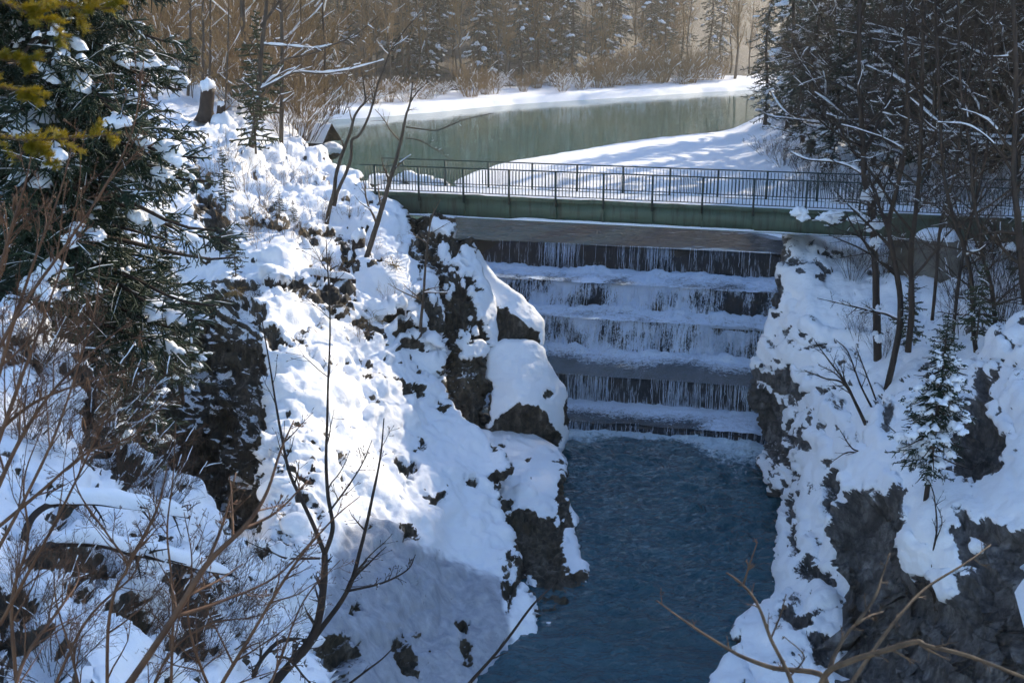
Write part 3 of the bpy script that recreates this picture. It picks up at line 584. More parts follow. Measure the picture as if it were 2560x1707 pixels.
# weir: five timber steps, each with its sheet of falling water and its apron of foam
t = NT('wet_weir_timber'); co = t.coord(scale=(1, 1, 1)); M['weir'] = t.set(color=t.ramp(t.noise(co, 1.5, 5), [(0.3, (0.012, 0.013, 0.013)), (0.7, (0.045, 0.042, 0.036))]), rough=0.3, normal=t.bump(t.noise(co, 8, 5), 0.4, 0.03))
def m_fall(name, white):
    t = NT(name)
    n1 = t.noise(t.coord('UV', (7.0, 1.0, 1)), 1.0, 5, 0.7, 0.6); n2 = t.noise(t.coord('UV', (19.0, 1.3, 1)), 1.0, 4, 0.65, 0.3); n4 = t.noise(t.coord('UV', (9, 5, 1)), 1.0, 7, 0.78, 1.6)
    k4 = 0.52 if white > 0.4 else 0.10
    n = t.math('ADD', t.math('MULTIPLY', n1, 0.40), t.math('MULTIPLY', n2, max(0.60-k4, 0.08))); n = t.math('ADD', n, t.math('MULTIPLY', n4, k4))
    n = t.math('ADD', t.math('MULTIPLY', t.math('SUBTRACT', n, 0.5), 3.4), 0.5)
    s = t.math('ADD', n, t.math('SUBTRACT', t.attr('foam'), 1.0))
    f = t.ramp(t.math('ADD', s, 0.5), [(0.40, 0.0), (0.52, 0.35), (0.66, 0.9 if white > 0.4 else 0.55), (0.85, 1.0 if white > 0.4 else 0.7)])
    col = t.mix(f, (0.008, 0.014, 0.024), (0.60, 0.71, 0.88))
    t.set(color=col, rough=t.math('ADD', 0.14, t.math('MULTIPLY', f, 0.5)), normal=t.bump(n, 0.6, 0.06), spec=0.5, IOR=1.333)
    return t.m
def m_apron(name):
    t = NT(name); co = t.coord()
    n = t.math('ADD', t.math('MULTIPLY', t.noise(co, 3.2, 8, 0.75, 0.9), 0.55), t.math('MULTIPLY', t.noise(co, 11.0, 5, 0.7, 0.6), 0.45))
    n = t.math('ADD', t.math('MULTIPLY', t.math('SUBTRACT', n, 0.5), 2.6), 0.5)
    f = t.ramp(t.math('SUBTRACT', t.math('ADD', t.attr('foam'), n), 0.5), [(0.36, 0.0), (0.52, 0.45), (0.80, 1.0)])
    col = t.mix(f, (0.012, 0.030, 0.046), (0.62, 0.72, 0.86))
    t.set(color=col, rough=t.math('ADD', 0.12, t.math('MULTIPLY', f, 0.6)), normal=t.bump(n, 0.5, 0.06), spec=0.5, IOR=1.333)
    return t.m
M['apron'] = m_apron('weir_foam')
t = NT('white_water_threads'); M['thread'] = t.set(color=t.ramp(t.noise(t.coord(), 6, 3), [(0.3, (0.36, 0.47, 0.63)), (0.7, (0.66, 0.77, 0.93))]), rough=0.4)
weir = empty('weir', wp(-1, 6, ZP)); tag(weir, 'wide stepped weir with water falling over five dark ledges beyond the bridge', 'weir')
def wpart(name, G, mat, attrs=None, uv=None):
    o = grid_mesh(name, G, mat, attrs, uv); o.parent = weir; o.matrix_parent_inverse = weir.matrix_basis.inverted(); return o
rng = np.random.default_rng(5)
weir.matrix_basis.translation = wp(-1, 6, ZP); 
from mathutils import Matrix
WINV = Matrix.Translation(Vector(wp(-1, 6, ZP))).inverted()
for i, (d0, z0, z1, wh) in enumerate(STEPS):
    dn = STEPS[i+1][0] if i < 4 else d0+1.2
    # the ledge itself
    mb = MB(); c = wp((AL+AR)/2, (d0+dn)/2-0.9, (z1-1.6+z1-0.10)/2)
    top = z0-0.14; bot = z1-1.2; back = d0-1.6
    c = wp((AL+AR)/2, (d0-0.10+back)/2, (top+bot)/2); mb.box(c, ((AR-AL)/2, (d0-0.10-back)/2, (top-bot)/2), (*EW, 0), (*NW, 0))
    c = wp((AL+AR)/2, (d0-0.10+dn-1.5)/2, (z1-0.16+bot)/2-0.0); mb.box(c, ((AR-AL)/2, max((dn-1.5-d0+0.10)/2, 0.3)-0.01, (z1-0.16-bot)/2), (*EW, 0), (*NW, 0))
    o = mb.build('step', M['weir'], weir, False); o.matrix_parent_inverse = WINV
    # falling sheet
    al = np.arange(AL, AR, 0.045); tt = np.linspace(0, 1, 20); ga, gt = np.meshgrid(al, tt)
    wav = 0.30*fbm(np.dstack([ga*0.35, 0*ga, 0*ga+i*7.7]), 71, 2)
    stri = fbm(np.dstack([ga*3.2, gt*0.5, 0*ga+i*3.1]), 72, 3)
    h = z0-z1+0.10
    arc = 0.05+(0.32*gt**1.6*0.7 if i in (0, 3, 4) else 0.95*gt**1.3)
    dsp = d0+wav+arc*np.sqrt(h)*0.6-0.16*(1-gt)**6+ (0.05*stri if i in (0, 3, 4) else 0.16*stri+0.34*fbm(np.dstack([ga*1.3, gt*1.6, 0*ga+i*6.1]), 74, 3)+0.22*np.maximum(fbm(np.dstack([ga*3.4, gt*3.5, 0*ga+i*1.7]), 73, 3), 0))*sstep(0.0, 0.35, gt)
    zz = z0-0.02-h*gt+(0.10*fbm(np.dstack([ga*0.9, 0*ga, 0*ga+i*8.8]), 68, 3)*(1-gt)*(1.0 if i in (1, 2) else 0.0))
    G = wpa(ga, dsp, zz)
    scal = fbm(np.dstack([ga*0.8, gt*0.9, 0*ga+i*2.3]), 76, 3)
    if i in (1, 2): fo = 0.49+0.24*(1-gt)**1.3+0.30*gt**4+0.72*scal+0.18*fbm(np.dstack([ga*0.30, 0*ga, 0*ga+i]), 75, 3)
    elif i == 0: fo = 0.18+0.10*gt+0.50*gt**9+0.12*fbm(np.dstack([ga*0.5, 0*ga, 0*ga+i]), 75, 3)
    else: fo = 0.24+0.10*gt+0.55*gt**9+0.45*fbm(np.dstack([ga*0.45, 0*ga, 0*ga+i]), 75, 3)
    wpart('water_curtain', G, m_fall('falling_water_%d' % i, wh), {'foam': fo}, np.dstack([ga+i*31.0, zz]))
    # separate threads of water leaping clear of the sheet
    rs = np.random.default_rng(300+i); ns = (260, 260, 260, 150, 60)[i]; sa = rs.uniform(AL+4, AR, ns*3); dens = 0.30+1.9*fbm(np.stack([sa*0.55, 0*sa, 0*sa+i*4.1], 1), 85, 3)
    sa = sa[rs.random(len(sa)) < np.clip(dens, 0.05, 1)][:ns]; n_ = len(sa); m_ = 7; s_ = np.linspace(0, 1, m_)[None]
    t0 = (0.0 if i in (0, 3) else 0.35)*rs.random(n_)[:, None]**2; t1 = np.clip(t0+0.35+0.75*rs.random(n_)[:, None], 0, 1.0); tt_ = t0+(t1-t0)*s_
    reach_ = (0.05, 0.32, 0.32, 0.08, 0.04)[i]*rs.random(n_)[:, None]; wv_ = 0.30*fbm(np.dstack([sa[:, None]*0.35+0*tt_, 0*tt_, 0*tt_+i*7.7]), 71, 2)
    dd_ = d0+wv_+0.06+(0.05+0.32*tt_**1.6*(0.7 if i in (0, 3) else 2.4))*np.sqrt(h)*0.6+reach_*np.sqrt(tt_)-0.10*(1-tt_)**6
    aa_ = sa[:, None]+(0.0 if i in (0, 3, 4) else 0.05)*rs.normal(size=(n_, 1))*tt_*2+0.012*rs.normal(size=(n_, m_))
    PS = wpa(aa_, dd_, z0+0.01-h*tt_); RS = (0.006+(0.009, 0.020, 0.020, 0.010, 0.008)[i]*rs.random(n_)**2)[:, None]*(np.sin(np.pi*(0.10+0.84*s_))**0.6)
    mb = MB(); tubes(mb, PS, RS, 4); o = mb.build('water_threads', M['thread'], weir); o.matrix_parent_inverse = WINV; o['kind'] = 'stuff'
    # apron: churned at the foot of the fall, smoothing towards the next lip
    if i < 4:
        dl = np.linspace(d0+0.05, dn+0.02, int((dn-d0)/0.07)); ga, gd = np.meshgrid(np.arange(AL, AR, 0.08), dl)
        q = np.dstack([ga, gd, 0*ga+i*5]); u = (gd-d0)/(dn-d0)
        ext = (1.6, 1.3, 1.9, 1.5)[i]*(1+0.35*fbm(q*np.array([0.5, 0, 1]), 77, 2))
        fo = np.clip(1.15-(gd-d0-0.4)/ext*0.7, 0.05, 1)
        if i in (0, 1): fo = np.maximum(fo, 0.72+0.5*fbm(q*0.7, 78, 3))
        if i == 2: fo = np.maximum(fo*0.95, 0.7*sstep(2.5, 6.0, ga)*sstep(3.8, 1.5, gd-d0))
        if i == 3: fo = np.maximum(fo, 0.85*sstep(4.2, 6.2, ga))
        zz = z1-0.03*u+(0.20*np.abs(fbm(q*1.8, 79, 4))*(1-0.6*u)+0.12*np.maximum(fbm(q*4.5, 80, 3), 0))*fo+(0.34*np.clip(0.35+fbm(q*1.4, 82, 3), 0, 1)*np.exp(-((gd-d0-0.75)/0.5)**2) if i < 3 else 0)+0.02*fbm(q*1.5, 81, 2)
        wlip = 0.30*fbm(np.dstack([ga*0.35, 0*ga, 0*ga+(i+1)*7.7]), 71, 2)*sstep(0.6, 1, u)
        wpart('foam_apron', wpa(ga, gd+wlip, zz), M['apron'], {'foam': fo})
# ================================================================== footbridge
def m_paint(name, c0, c1, streak=(0.05, 0.035, 0.02), rough=0.55):
    t = NT(name); co = t.coord(); cs = t.coord(scale=(2.2, 2.2, 0.25))
    base = t.ramp(t.noise(co, 1.1, 4), [(0.3, c0), (0.7, c1)])
    st = t.math('MULTIPLY', t.ramp(t.noise(cs, 3.0, 4, 0.6), [(0.50, 0.0), (0.70, 1.0)]), 0.8)
    t.set(color=t.mix(st, base, streak), rough=rough, spec=0.35, normal=t.bump(t.noise(co, 25, 3), 0.12, 0.01)); return t.m
M['girder'] = m_paint('weathered_green_steel', (0.062, 0.098, 0.066), (0.088, 0.130, 0.088), (0.040, 0.036, 0.022))
M['rail'] = m_paint('dark_green_rail_paint', (0.020, 0.036, 0.032), (0.034, 0.052, 0.046), (0.03, 0.03, 0.026), 0.45)
M['concrete'] = m_plain('old_concrete', (0.10, 0.09, 0.075), (0.22, 0.20, 0.17), 2.5, 0.85, 0.4, 0.02)
M['deck'] = m_plain('snow_dusted_deck', (0.16, 0.15, 0.14), (0.55, 0.55, 0.56), 1.8, 0.8, 0.3, 0.02)
BL = atz(935, 478, 12.80); BR = atz(2016, 525, 12.80)
eb = BR-BL; eb[2] = 0; LB = np.linalg.norm(eb); eb /= LB; nb_ = np.array([eb[1], -eb[0], 0.0])     # nb_ points downstream (towards the viewer)
bridge = empty('footbridge', BL); tag(bridge, 'long green steel footbridge with barred railings spanning the gorge above the weir', 'bridge')
BM = Matrix.Translation(Vector(BL)).inverted()
def bp(s, n, z): return BL+eb*s+nb_*n+np.array([0, 0, z])
def bbox(mb, s0, s1, n0, n1, z0, z1): mb.box(bp((s0+s1)/2, (n0+n1)/2, (z0+z1)/2), ((s1-s0)/2, (n1-n0)/2, (z1-z0)/2), eb, nb_)
def bpart(mb, name, mat, parent=None, smooth=False):
    o = mb.build(name, mat, None, smooth); o.parent = parent or bridge; o.matrix_parent_inverse = BM if parent is None else Matrix.Identity(4); return o
S0, S1 = -0.55, 31.0; WB = 2.3; SPAN = LB/9.0*0.993
for n0 in (0.06, -WB+0.12-0.0):
    mb = MB(); c = n0-0.10
    bbox(mb, S0, S1, c-0.012, c+0.012, -0.96, -0.16)          # web
    bbox(mb, S0, S1, c-0.10, c+0.10, -0.150, -0.12)           # top flange
    bbox(mb, S0, S1, c-0.12, c+0.12, -0.99, -0.962)           # bottom flange
    g = bpart(mb, 'girder', M['girder'])
    if n0 > -1:
        for k in range(0, 16):
            mb = MB(); s = 0.1+k*SPAN; bbox(mb, s-0.025, s+0.025, c+0.013, c+0.08, -0.96, -0.152); bpart(mb, 'stiffener', M['girder'], g)
        # snow lying on the bottom flange
        ss = np.arange(S0, S1, 0.06); hgt = 0.040+0.085*np.clip(fbm(np.c_[ss*0.7, 0*ss, 0*ss], 88, 4)+0.45, 0, 1)
        hgt[(ss > 16.4)] *= 0.4
        prof = [(0.020, 0.0), (0.04, 1.0), (0.10, 0.9), (0.122, 0.0)]
        Gs = np.stack([bp(0, c+n, -0.960)+eb*ss[:, None]+np.array([0, 0, 1.0])*(hgt*h)[:, None] for n, h in prof], 1)
        o = grid_mesh('flange_snow', Gs, M['snow']); o.parent = g
mb = MB(); bbox(mb, S0, S1, -WB-0.02, 0.02, -0.118, -0.02); bpart(mb, 'deck', M['deck'])
mb = MB(); bbox(mb, S0, S1, 0.022, 0.062, -0.116, 0.015); bbox(mb, S0, S1, -WB-0.062, -WB-0.022, -0.116, 0.015); bpart(mb, 'edge_beam', M['girder'])
# trodden snow on the deck
ss = np.arange(S0+.05, S1, 0.12); nn = np.linspace(-WB+0.06, -0.04, 16); gs, gn = np.meshgrid(ss, nn, indexing='ij')
zz = 0.012+0.05*np.clip(fbm(np.dstack([gs*1.3, gn*2, 0*gs]), 89, 4)+0.25, 0, 1)*(0.4+0.6*np.abs(gn+WB/2)/(WB/2))
Gd = BL+eb*gs[..., None]+nb_*gn[..., None]+np.dstack([0*zz, 0*zz, zz-0.018])
o = grid_mesh('deck_snow', Gd, M['snow']); o.parent = bridge; o.matrix_parent_inverse = BM
mbp = MB(); mbp.box((0, 0, 0.50), (0.040, 0.028, 0.74), eb, nb_); post_me = mbp.mesh('post', False); post_me.materials.append(M['rail'])
mbb = MB(); mbb.box((0, 0, 0.615), (0.015, 0.014, 0.485), eb, nb_); bal_me = mbb.mesh('baluster', False); bal_me.materials.append(M['rail'])
mbf = MB(); mbf.box((0, 0, 0), (0.05, 0.05, 0.06), eb, nb_); foot_me = mbf.mesh('foot_plate', False); foot_me.materials.append(M['rail'])
NSP = 15
for side, n in enumerate((0.095, -WB-0.095)):
    rl = empty('railing', bp(0, n, 0)); rl.parent = bridge; rl.matrix_parent_inverse = BM
    rl['label'] = 'near dark green railing of upright bars' if side == 0 else 'far dark green railing of upright bars'
    RI = Matrix.Translation(Vector(bp(0, n, 0))).inverted()
    mb = MB(); bbox(mb, S0, S1, n-0.028, n+0.028, 1.125, 1.175); o = mb.build('top_rail', M['rail'], rl, False); o.matrix_parent_inverse = RI
    mb = MB(); bbox(mb, S0, S1, n-0.014, n+0.014, 0.10, 0.132); o = mb.build('bottom_rail', M['rail'], rl, False); o.matrix_parent_inverse = RI
    sh = 0.0 if side == 0 else 0.35
    for k in range(NSP+1):
        o = bpy.data.objects.new('post', post_me); link(o, rl); o.matrix_parent_inverse = RI; o.location = bp(0.1+sh+k*SPAN, n, -0.08)
    rest = MB(); nbal = 14
    for k in range(-1, NSP):
        for j in range(1, nbal):
            s = 0.1+sh+k*SPAN+j*SPAN/nbal
            if s < S0+0.1 or s > S1-0.1 or (side == 0 and s > 27.6): continue
            if side == 0 or s > 13.0:
                if side == 1 and s > 22.2: continue
                o = bpy.data.objects.new('baluster', bal_me); link(o, rl); o.matrix_parent_inverse = RI; o.location = bp(s, n, 0)
            else: rest.box(bp(s, n, 0.615), (0.009, 0.009, 0.485), eb, nb_)
    if rest.n:
        o = rest.build('baluster_row', M['rail'], rl, False); o.matrix_parent_inverse = RI; o['kind'] = 'stuff'
# concrete pier and abutment at the right end
def rough_box(name, c, half, ex, ey, mat, parent=None, amp=0.03, seed=1, sub=8):
    bm = bmesh.new(); bmesh.ops.create_cube(bm, size=2.0); bmesh.ops.subdivide_edges(bm, edges=bm.edges[:], cuts=sub, use_grid_fill=True)
    me = bpy.data.meshes.new(name); bm.to_mesh(me); bm.free()
    V = np.array([v.co[:] for v in me.vertices]); E = np.array([ex, ey, (0, 0, 1.0)]); P = np.asarray(c)+(V*np.asarray(half))@E
    P = P+amp*np.stack([fbm(P*1.5+k*9, seed+k, 3) for k in range(3)], -1)
    me.vertices.foreach_set('co', P.astype(np.float32).ravel()); me.update(); return obj(name, me, mat, parent)
def drift(name, pts, wid, hgt, mat, parent=None, seed=1, n=26, k=9, side=None):
    """a soft ridge of snow lying along a path; flat below, rounded above"""
    P = interp_curve(pts, n); T = np.gradient(P, axis=0); T /= np.linalg.norm(T, axis=1, keepdims=True)
    S = np.cross(T, [0, 0, 1.0]); S /= np.maximum(np.linalg.norm(S, axis=1, keepdims=True), 1e-6)
    if side is not None: S = np.broadcast_to(np.asarray(side, float), S.shape)
    e = np.linspace(0, 1, n); en = np.minimum(1, np.minimum(e, 1-e)*5)**0.5
    lump = 1+0.45*fbm(P*2.2, seed, 3)
    th = np.linspace(0, math.pi, k); rows = []
    for tt in th: rows.append(P+S*(np.cos(tt)*wid*0.5*en*(0.8+0.2*lump))[:, None]+np.array([0, 0, 1.0])*((np.sin(tt)**0.7)*hgt*en*lump)[:, None])
    rows.append(P-S*(0.30*wid*en)[:, None]-np.array([0, 0, .02])); rows.append(P+S*(0.30*wid*en)[:, None]-np.array([0, 0, .02])); rows.append(rows[0].copy())
    G = np.stack(rows, 1); r, c = G.shape[:2]; G[..., 2] += 0.0
    V = G.reshape(-1, 3); i = (np.arange(r-1)[:, None]*c+np.arange(c-1)[None]).ravel(); Q = np.stack([i, i+c, i+c+1, i+1], 1)
    return obj(name, mesh_np(name, V, [Q]), mat, parent)
pc = at(2336, 680, 41.6); pt = at(2336, 594, 41.6)[2]; pb = 8.8
o = rough_box('concrete_pier', (pc[0], pc[1], (pt+pb)/2), (0.80, 0.7, (pt-pb)/2), eb, nb_, M['concrete'], amp=0.035, seed=7)
tag(o, 'weathered square concrete pier with snow on top in front of the bridge girder', 'pier')
top = np.array([pc[0], pc[1], pt-0.02])
sc_ = drift('snow_cap', [top-eb*0.82, top-eb*0.3, top+eb*0.3, top+eb*0.82], 1.45, 0.34, M['snow'], None, 9, side=nb_); sc_.parent = o
q0 = at(2258, 660, 42.8)
o = rough_box('abutment', (q0[0], q0[1], 10.3), (0.55, 0.8, 1.36), eb, nb_, m_plain('stained_concrete', (0.07, 0.055, 0.04), (0.17, 0.14, 0.10), 2.2, 0.85, 0.4, 0.02), amp=0.05, seed=12)
tag(o, 'brown stained abutment block under the bridge beside the concrete pier', 'abutment')
# ================================================================== trees: generators
M['bark'] = m_plain('grey_brown_bark', (0.045, 0.034, 0.026), (0.115, 0.088, 0.064), 5.0, 0.85, 0.5, 0.02, (1, 1, 0.3))
M['dark_bark'] = m_plain('dark_wet_bark', (0.020, 0.014, 0.011), (0.055, 0.036, 0.026), 6.0, 0.75, 0.5, 0.02, (1, 1, 0.3))
M['twig'] = m_plain('brown_twig', (0.045, 0.030, 0.020), (0.16, 0.105, 0.062), 22.0, 0.7, 0.6, 0.006, (1, 1, 0.35))
M['dark_twig'] = m_plain('dark_brown_twig', (0.028, 0.018, 0.012), (0.080, 0.052, 0.034), 6.0, 0.75, 0.0)
M['red_twig'] = m_plain('reddish_twig', (0.070, 0.034, 0.019), (0.17, 0.088, 0.046), 9.0, 0.6, 0.0)
M['far_twig'] = m_plain('far_brown_twig', (0.15, 0.095, 0.048), (0.38, 0.25, 0.115), 0.7, 0.8, 0.0)
M['pale_bark'] = m_plain('pale_bark', (0.14, 0.115, 0.085), (0.30, 0.26, 0.20), 2.0, 0.8, 0.0)
M['needle'] = m_plain('dark_spruce_needles', (0.008, 0.020, 0.011), (0.028, 0.052, 0.024), 1.6, 0.6, 0.0)
M['needle2'] = m_plain('olive_needles', (0.016, 0.028, 0.010), (0.045, 0.060, 0.018), 1.6, 0.6, 0.0)
M['needle_far'] = m_plain('far_spruce_needles', (0.012, 0.024, 0.018), (0.030, 0.044, 0.028), 0.5, 0.7, 0.0)
M['dry'] = m_plain('dry_straw', (0.16, 0.10, 0.035), (0.36, 0.25, 0.09), 3.0, 0.8, 0.0)
t = NT('sunlit_fir_needles'); co = t.coord(); t.set(color=t.ramp(t.noise(co, 5, 3), [(0.3, (0.06, 0.09, 0.012)), (0.7, (0.26, 0.24, 0.025))]), rough=0.5)
tr = t.new('ShaderNodeBsdfTranslucent'); tr.inputs[0].default_value = (0.80, 0.62, 0.03, 1); mx = t.new('ShaderNodeMixShader'); mx.inputs[0].default_value = 0.45
t.link(t.b.outputs[0], mx.inputs[1]); t.link(tr.outputs[0], mx.inputs[2]); t.link(mx.outputs[0], t.out.inputs[0]); M['fir'] = t.m

def resample(P, n):
    P = np.asarray(P, float); d = np.r_[0, np.cumsum(np.linalg.norm(np.diff(P, axis=0), axis=1))]; s = np.linspace(0, d[-1], n)
    return np.stack([np.interp(s, d, P[:, i]) for i in range(P.shape[1])], 1)
def spawn(P, Rd, k, rng, L=0.5, ang=(35, 65), t0=0.25, t1=0.97, m=6, up=0.03, jit=0.10, rr=0.6, tip=0.25, rmin=0.002, flat=0.0, absL=None, lenfall=0.6):
    """grow k side shoots from every path; returns their point paths and radii"""
    n, mm = P.shape[:2]; idx = np.repeat(np.arange(n), k); t = t0+(t1-t0)*rng.random(n*k)
    f = t*(mm-1); i = np.minimum(f.astype(int), mm-2); w = (f-i)[:, None]
    pos = P[idx, i]*(1-w)+P[idx, i+1]*w; T = P[idx, i+1]-P[idx, i]; T /= np.maximum(np.linalg.norm(T, axis=1, keepdims=True), 1e-9)
    rad = Rd[idx, i]*(1-w[:, 0])+Rd[idx, i+1]*w[:, 0]
    pl = np.linalg.norm(np.diff(P, axis=1), axis=2).sum(1)[idx]
    q = rng.normal(size=(n*k, 3)); q[:, 2] *= (1-flat); q -= T*(q*T).sum(1, keepdims=True); q /= np.maximum(np.linalg.norm(q, axis=1, keepdims=True), 1e-9)
    a = np.radians(ang[0]+(ang[1]-ang[0])*rng.random(n*k))[:, None]; d = T*np.cos(a)+q*np.sin(a)
    ln = (pl*L if absL is None else absL)*(1-lenfall*t)*(0.55+0.75*rng.random(n*k))
    out = np.zeros((n*k, m, 3)); out[:, 0] = pos
    for j in range(1, m):
        d = d+jit*rng.normal(size=d.shape)+np.array([0, 0, up]); d /= np.linalg.norm(d, axis=1, keepdims=True)
        out[:, j] = out[:, j-1]+d*(ln/(m-1))[:, None]
    r0 = np.maximum(rad*rr, rmin); R = r0[:, None]*np.linspace(1, tip, m)[None]; R = np.maximum(R, rmin*0.7)
    return out, R
def snow_on(mb, P, R, rng, prob=0.5, thick=1.2, k=5, maxslope=0.75, add=0.012, run=True):
    """snow lying along the upper side of branches that are not too steep"""
    a = P[:, :-1].reshape(-1, 3); b = P[:, 1:].reshape(-1, 3); ra = R[:, :-1].ravel(); rb = R[:, 1:].ravel()
    d = b-a; sl = np.abs(d[:, 2])/np.maximum(np.linalg.norm(d, axis=1), 1e-9)
    on = np.repeat(rng.random(len(P)) < prob, P.shape[1]-1)
    keep = (sl < maxslope) & on
    g = 0.35+1.0*rng.random(P.shape[:2]); ha = g[:, :-1].ravel()[keep]; hb = g[:, 1:].ravel()[keep]
    a, b, ra, rb = a[keep], b[keep], ra[keep], rb[keep]
    s0 = (ra*thick+add)*ha; s1 = (rb*thick+add)*hb
    up = np.array([0, 0, 1.0]); mb.segs(a+up*(ra+0.45*s0)[:, None], b+up*(rb+0.45*s1)[:, None], s0, s1, k)
def bare_meshes(seed, h, r, lean=(0, 0), k1=26, k2=10, k3=6, L1=0.42, L2=0.45, L3=0.45, ang=(25, 55), t0=0.25, up=0.10, snow=0.25, sides=(7, 4, 3, 3), tw=0.004, add=0.012, jit=0.10, rr=0.5):
    rng = np.random.default_rng(seed); m = 14
    z = np.linspace(0, h, m); tr = np.stack([lean[0]*(z/h)**1.3*h+0.02*h*np.cumsum(rng.normal(size=m))*0.35, lean[1]*(z/h)**1.3*h+0.02*h*np.cumsum(rng.normal(size=m))*0.35, z], 1)
    tr[:, :2] -= tr[0, :2]; R0 = r*(1-0.88*(z/h))+0.004; R0[0] *= 1.35
    P0 = tr[None]; R0 = R0[None]
    mt = MB(); mt.path(tr, R0[0], sides[0]); mt_b = MB(); mtw = MB(); ms = MB()
    P1, R1 = spawn(P0, R0, k1, rng, L1, ang, t0, 0.98, 8, up, jit, rr, 0.2, tw*1.4); tubes(mt_b, P1, R1, sides[1])
    P2, R2 = spawn(P1, R1, k2, rng, L2, (25, 60), 0.2, 0.98, 6, up*0.6, jit, 0.6, 0.25, tw); tubes(mtw, P2, R2, sides[2])
    if k3:
        P3, R3 = spawn(P2, R2, k3, rng, L3, (25, 60), 0.15, 0.98, 4, up*0.5, jit, 0.7, 0.3, tw*0.8); tubes(mtw, P3, R3, sides[3])
    if snow > 0:
        snow_on(ms, P1, R1, rng, snow*3.0, 1.0, 5, 0.8, add*1.3); snow_on(ms, P2, R2, rng, snow, 1.0, 4, 0.7, add*0.7)
    out = {'trunk': mt.mesh('trunk'), 'limbs': mt_b.mesh('limbs'), 'twigs': mtw.mesh('twigs')}
    if ms.n: out['snow'] = ms.mesh('snow')
    return out
def bush_meshes(seed, h, spread, stems=26, k2=7, k3=4, r=0.018, up=0.10, snow=0.1, tw=0.004, L2=0.45, add=0.01):
    rng = np.random.default_rng(seed); m = 8; th = rng.random(stems)*2*math.pi; rad = np.sqrt(rng.random(stems))
    P = np.zeros((stems, m, 3)); P[:, 0, 0] = 0.3*spread*rad*np.cos(th); P[:, 0, 1] = 0.3*spread*rad*np.sin(th)
    d = np.stack([rad*np.cos(th)*spread/h, rad*np.sin(th)*spread/h, np.ones(stems)], 1); d /= np.linalg.norm(d, axis=1, keepdims=True)
    ln = h*(0.6+0.45*rng.random(stems))
    for j in range(1, m):
        d = d+0.07*rng.normal(size=d.shape)+np.array([0, 0, 0.03]); d /= np.linalg.norm(d, axis=1, keepdims=True); P[:, j] = P[:, j-1]+d*(ln/(m-1))[:, None]
    Rr = r*(0.6+0.6*rng.random(stems))[:, None]*np.linspace(1, 0.25, m)[None]
    a = MB(); tubes(a, P, Rr, 4); b = MB(); s = MB()
    P2, R2 = spawn(P, Rr, k2, rng, L2, (18, 45), 0.25, 0.98, 5, up, 0.09, 0.6, 0.3, tw); tubes(b, P2, R2, 3)
    if k3:
        P3, R3 = spawn(P2, R2, k3, rng, 0.5, (18, 50), 0.15, 0.98, 4, up, 0.09, 0.7, 0.4, tw*0.8); tubes(b, P3, R3, 3)
    out = {'stems': a.mesh('stems'), 'twigs': b.mesh('twigs')}
    if snow > 0:
        snow_on(s, P2, R2, rng, snow, 1.3, 4, 0.85, add); snow_on(s, P, Rr, rng, snow*0.5, 1.2, 4, 0.7, add)
        if s.n: out['snow'] = s.mesh('snow')
    return out
def pads(ms, C, T, S, L, Wd, Hh, rng, nl=11, k=10):
    """soft snow pads: centres C, along-directions T, side directions S (each n x 3)"""
    n = len(C); e = np.linspace(-1, 1, nl); th = np.linspace(0, 2*math.pi, k, endpoint=False)
    en = np.sqrt(np.maximum(1-e**2, 0.0))
    up = np.array([0, 0, 1.0])
    ph = rng.random((n, 3))*50
    Z = C[:, None, None, :]+T[:, None, None, :]*(L[:, None]*e[None])[:, :, None, None]
    cs = np.cos(th); sn = np.sin(th); sn = np.where(sn < 0, sn*0.35, sn)
    lump = 1+0.95*fbm(np.stack(np.broadcast_arrays(e[None, :, None]*2.6+ph[:, 0, None, None], np.cos(th)[None, None]*1.7+ph[:, 1, None, None], np.sin(th)[None, None]*1.7+ph[:, 2, None, None]), -1), 5, 3)
    wv = (Wd[:, None]*en[None])[:, :, None]*cs[None, None]*lump; hv = (Hh[:, None]*en[None])[:, :, None]*sn[None, None]*lump
    drop = -0.42*(wv**2)/np.maximum(Wd[:, None, None], 1e-6)-0.10*(L[:, None]*(e[None]**2))[:, :, None]
    Z = Z+S[:, None, None, :]*wv[..., None]+up*(hv+drop)[..., None]
    V = Z.reshape(-1, 3); i = np.arange(nl-1)[:, None]*k; j = np.arange(k)[None]
    q = np.stack([i+j, i+(j+1) % k, i+k+(j+1) % k, i+k+j], -1).reshape(-1, 4)
    Q = (q[None]+(np.arange(n)*nl*k)[:, None, None]).reshape(-1, 4); ms.add(V, Q)
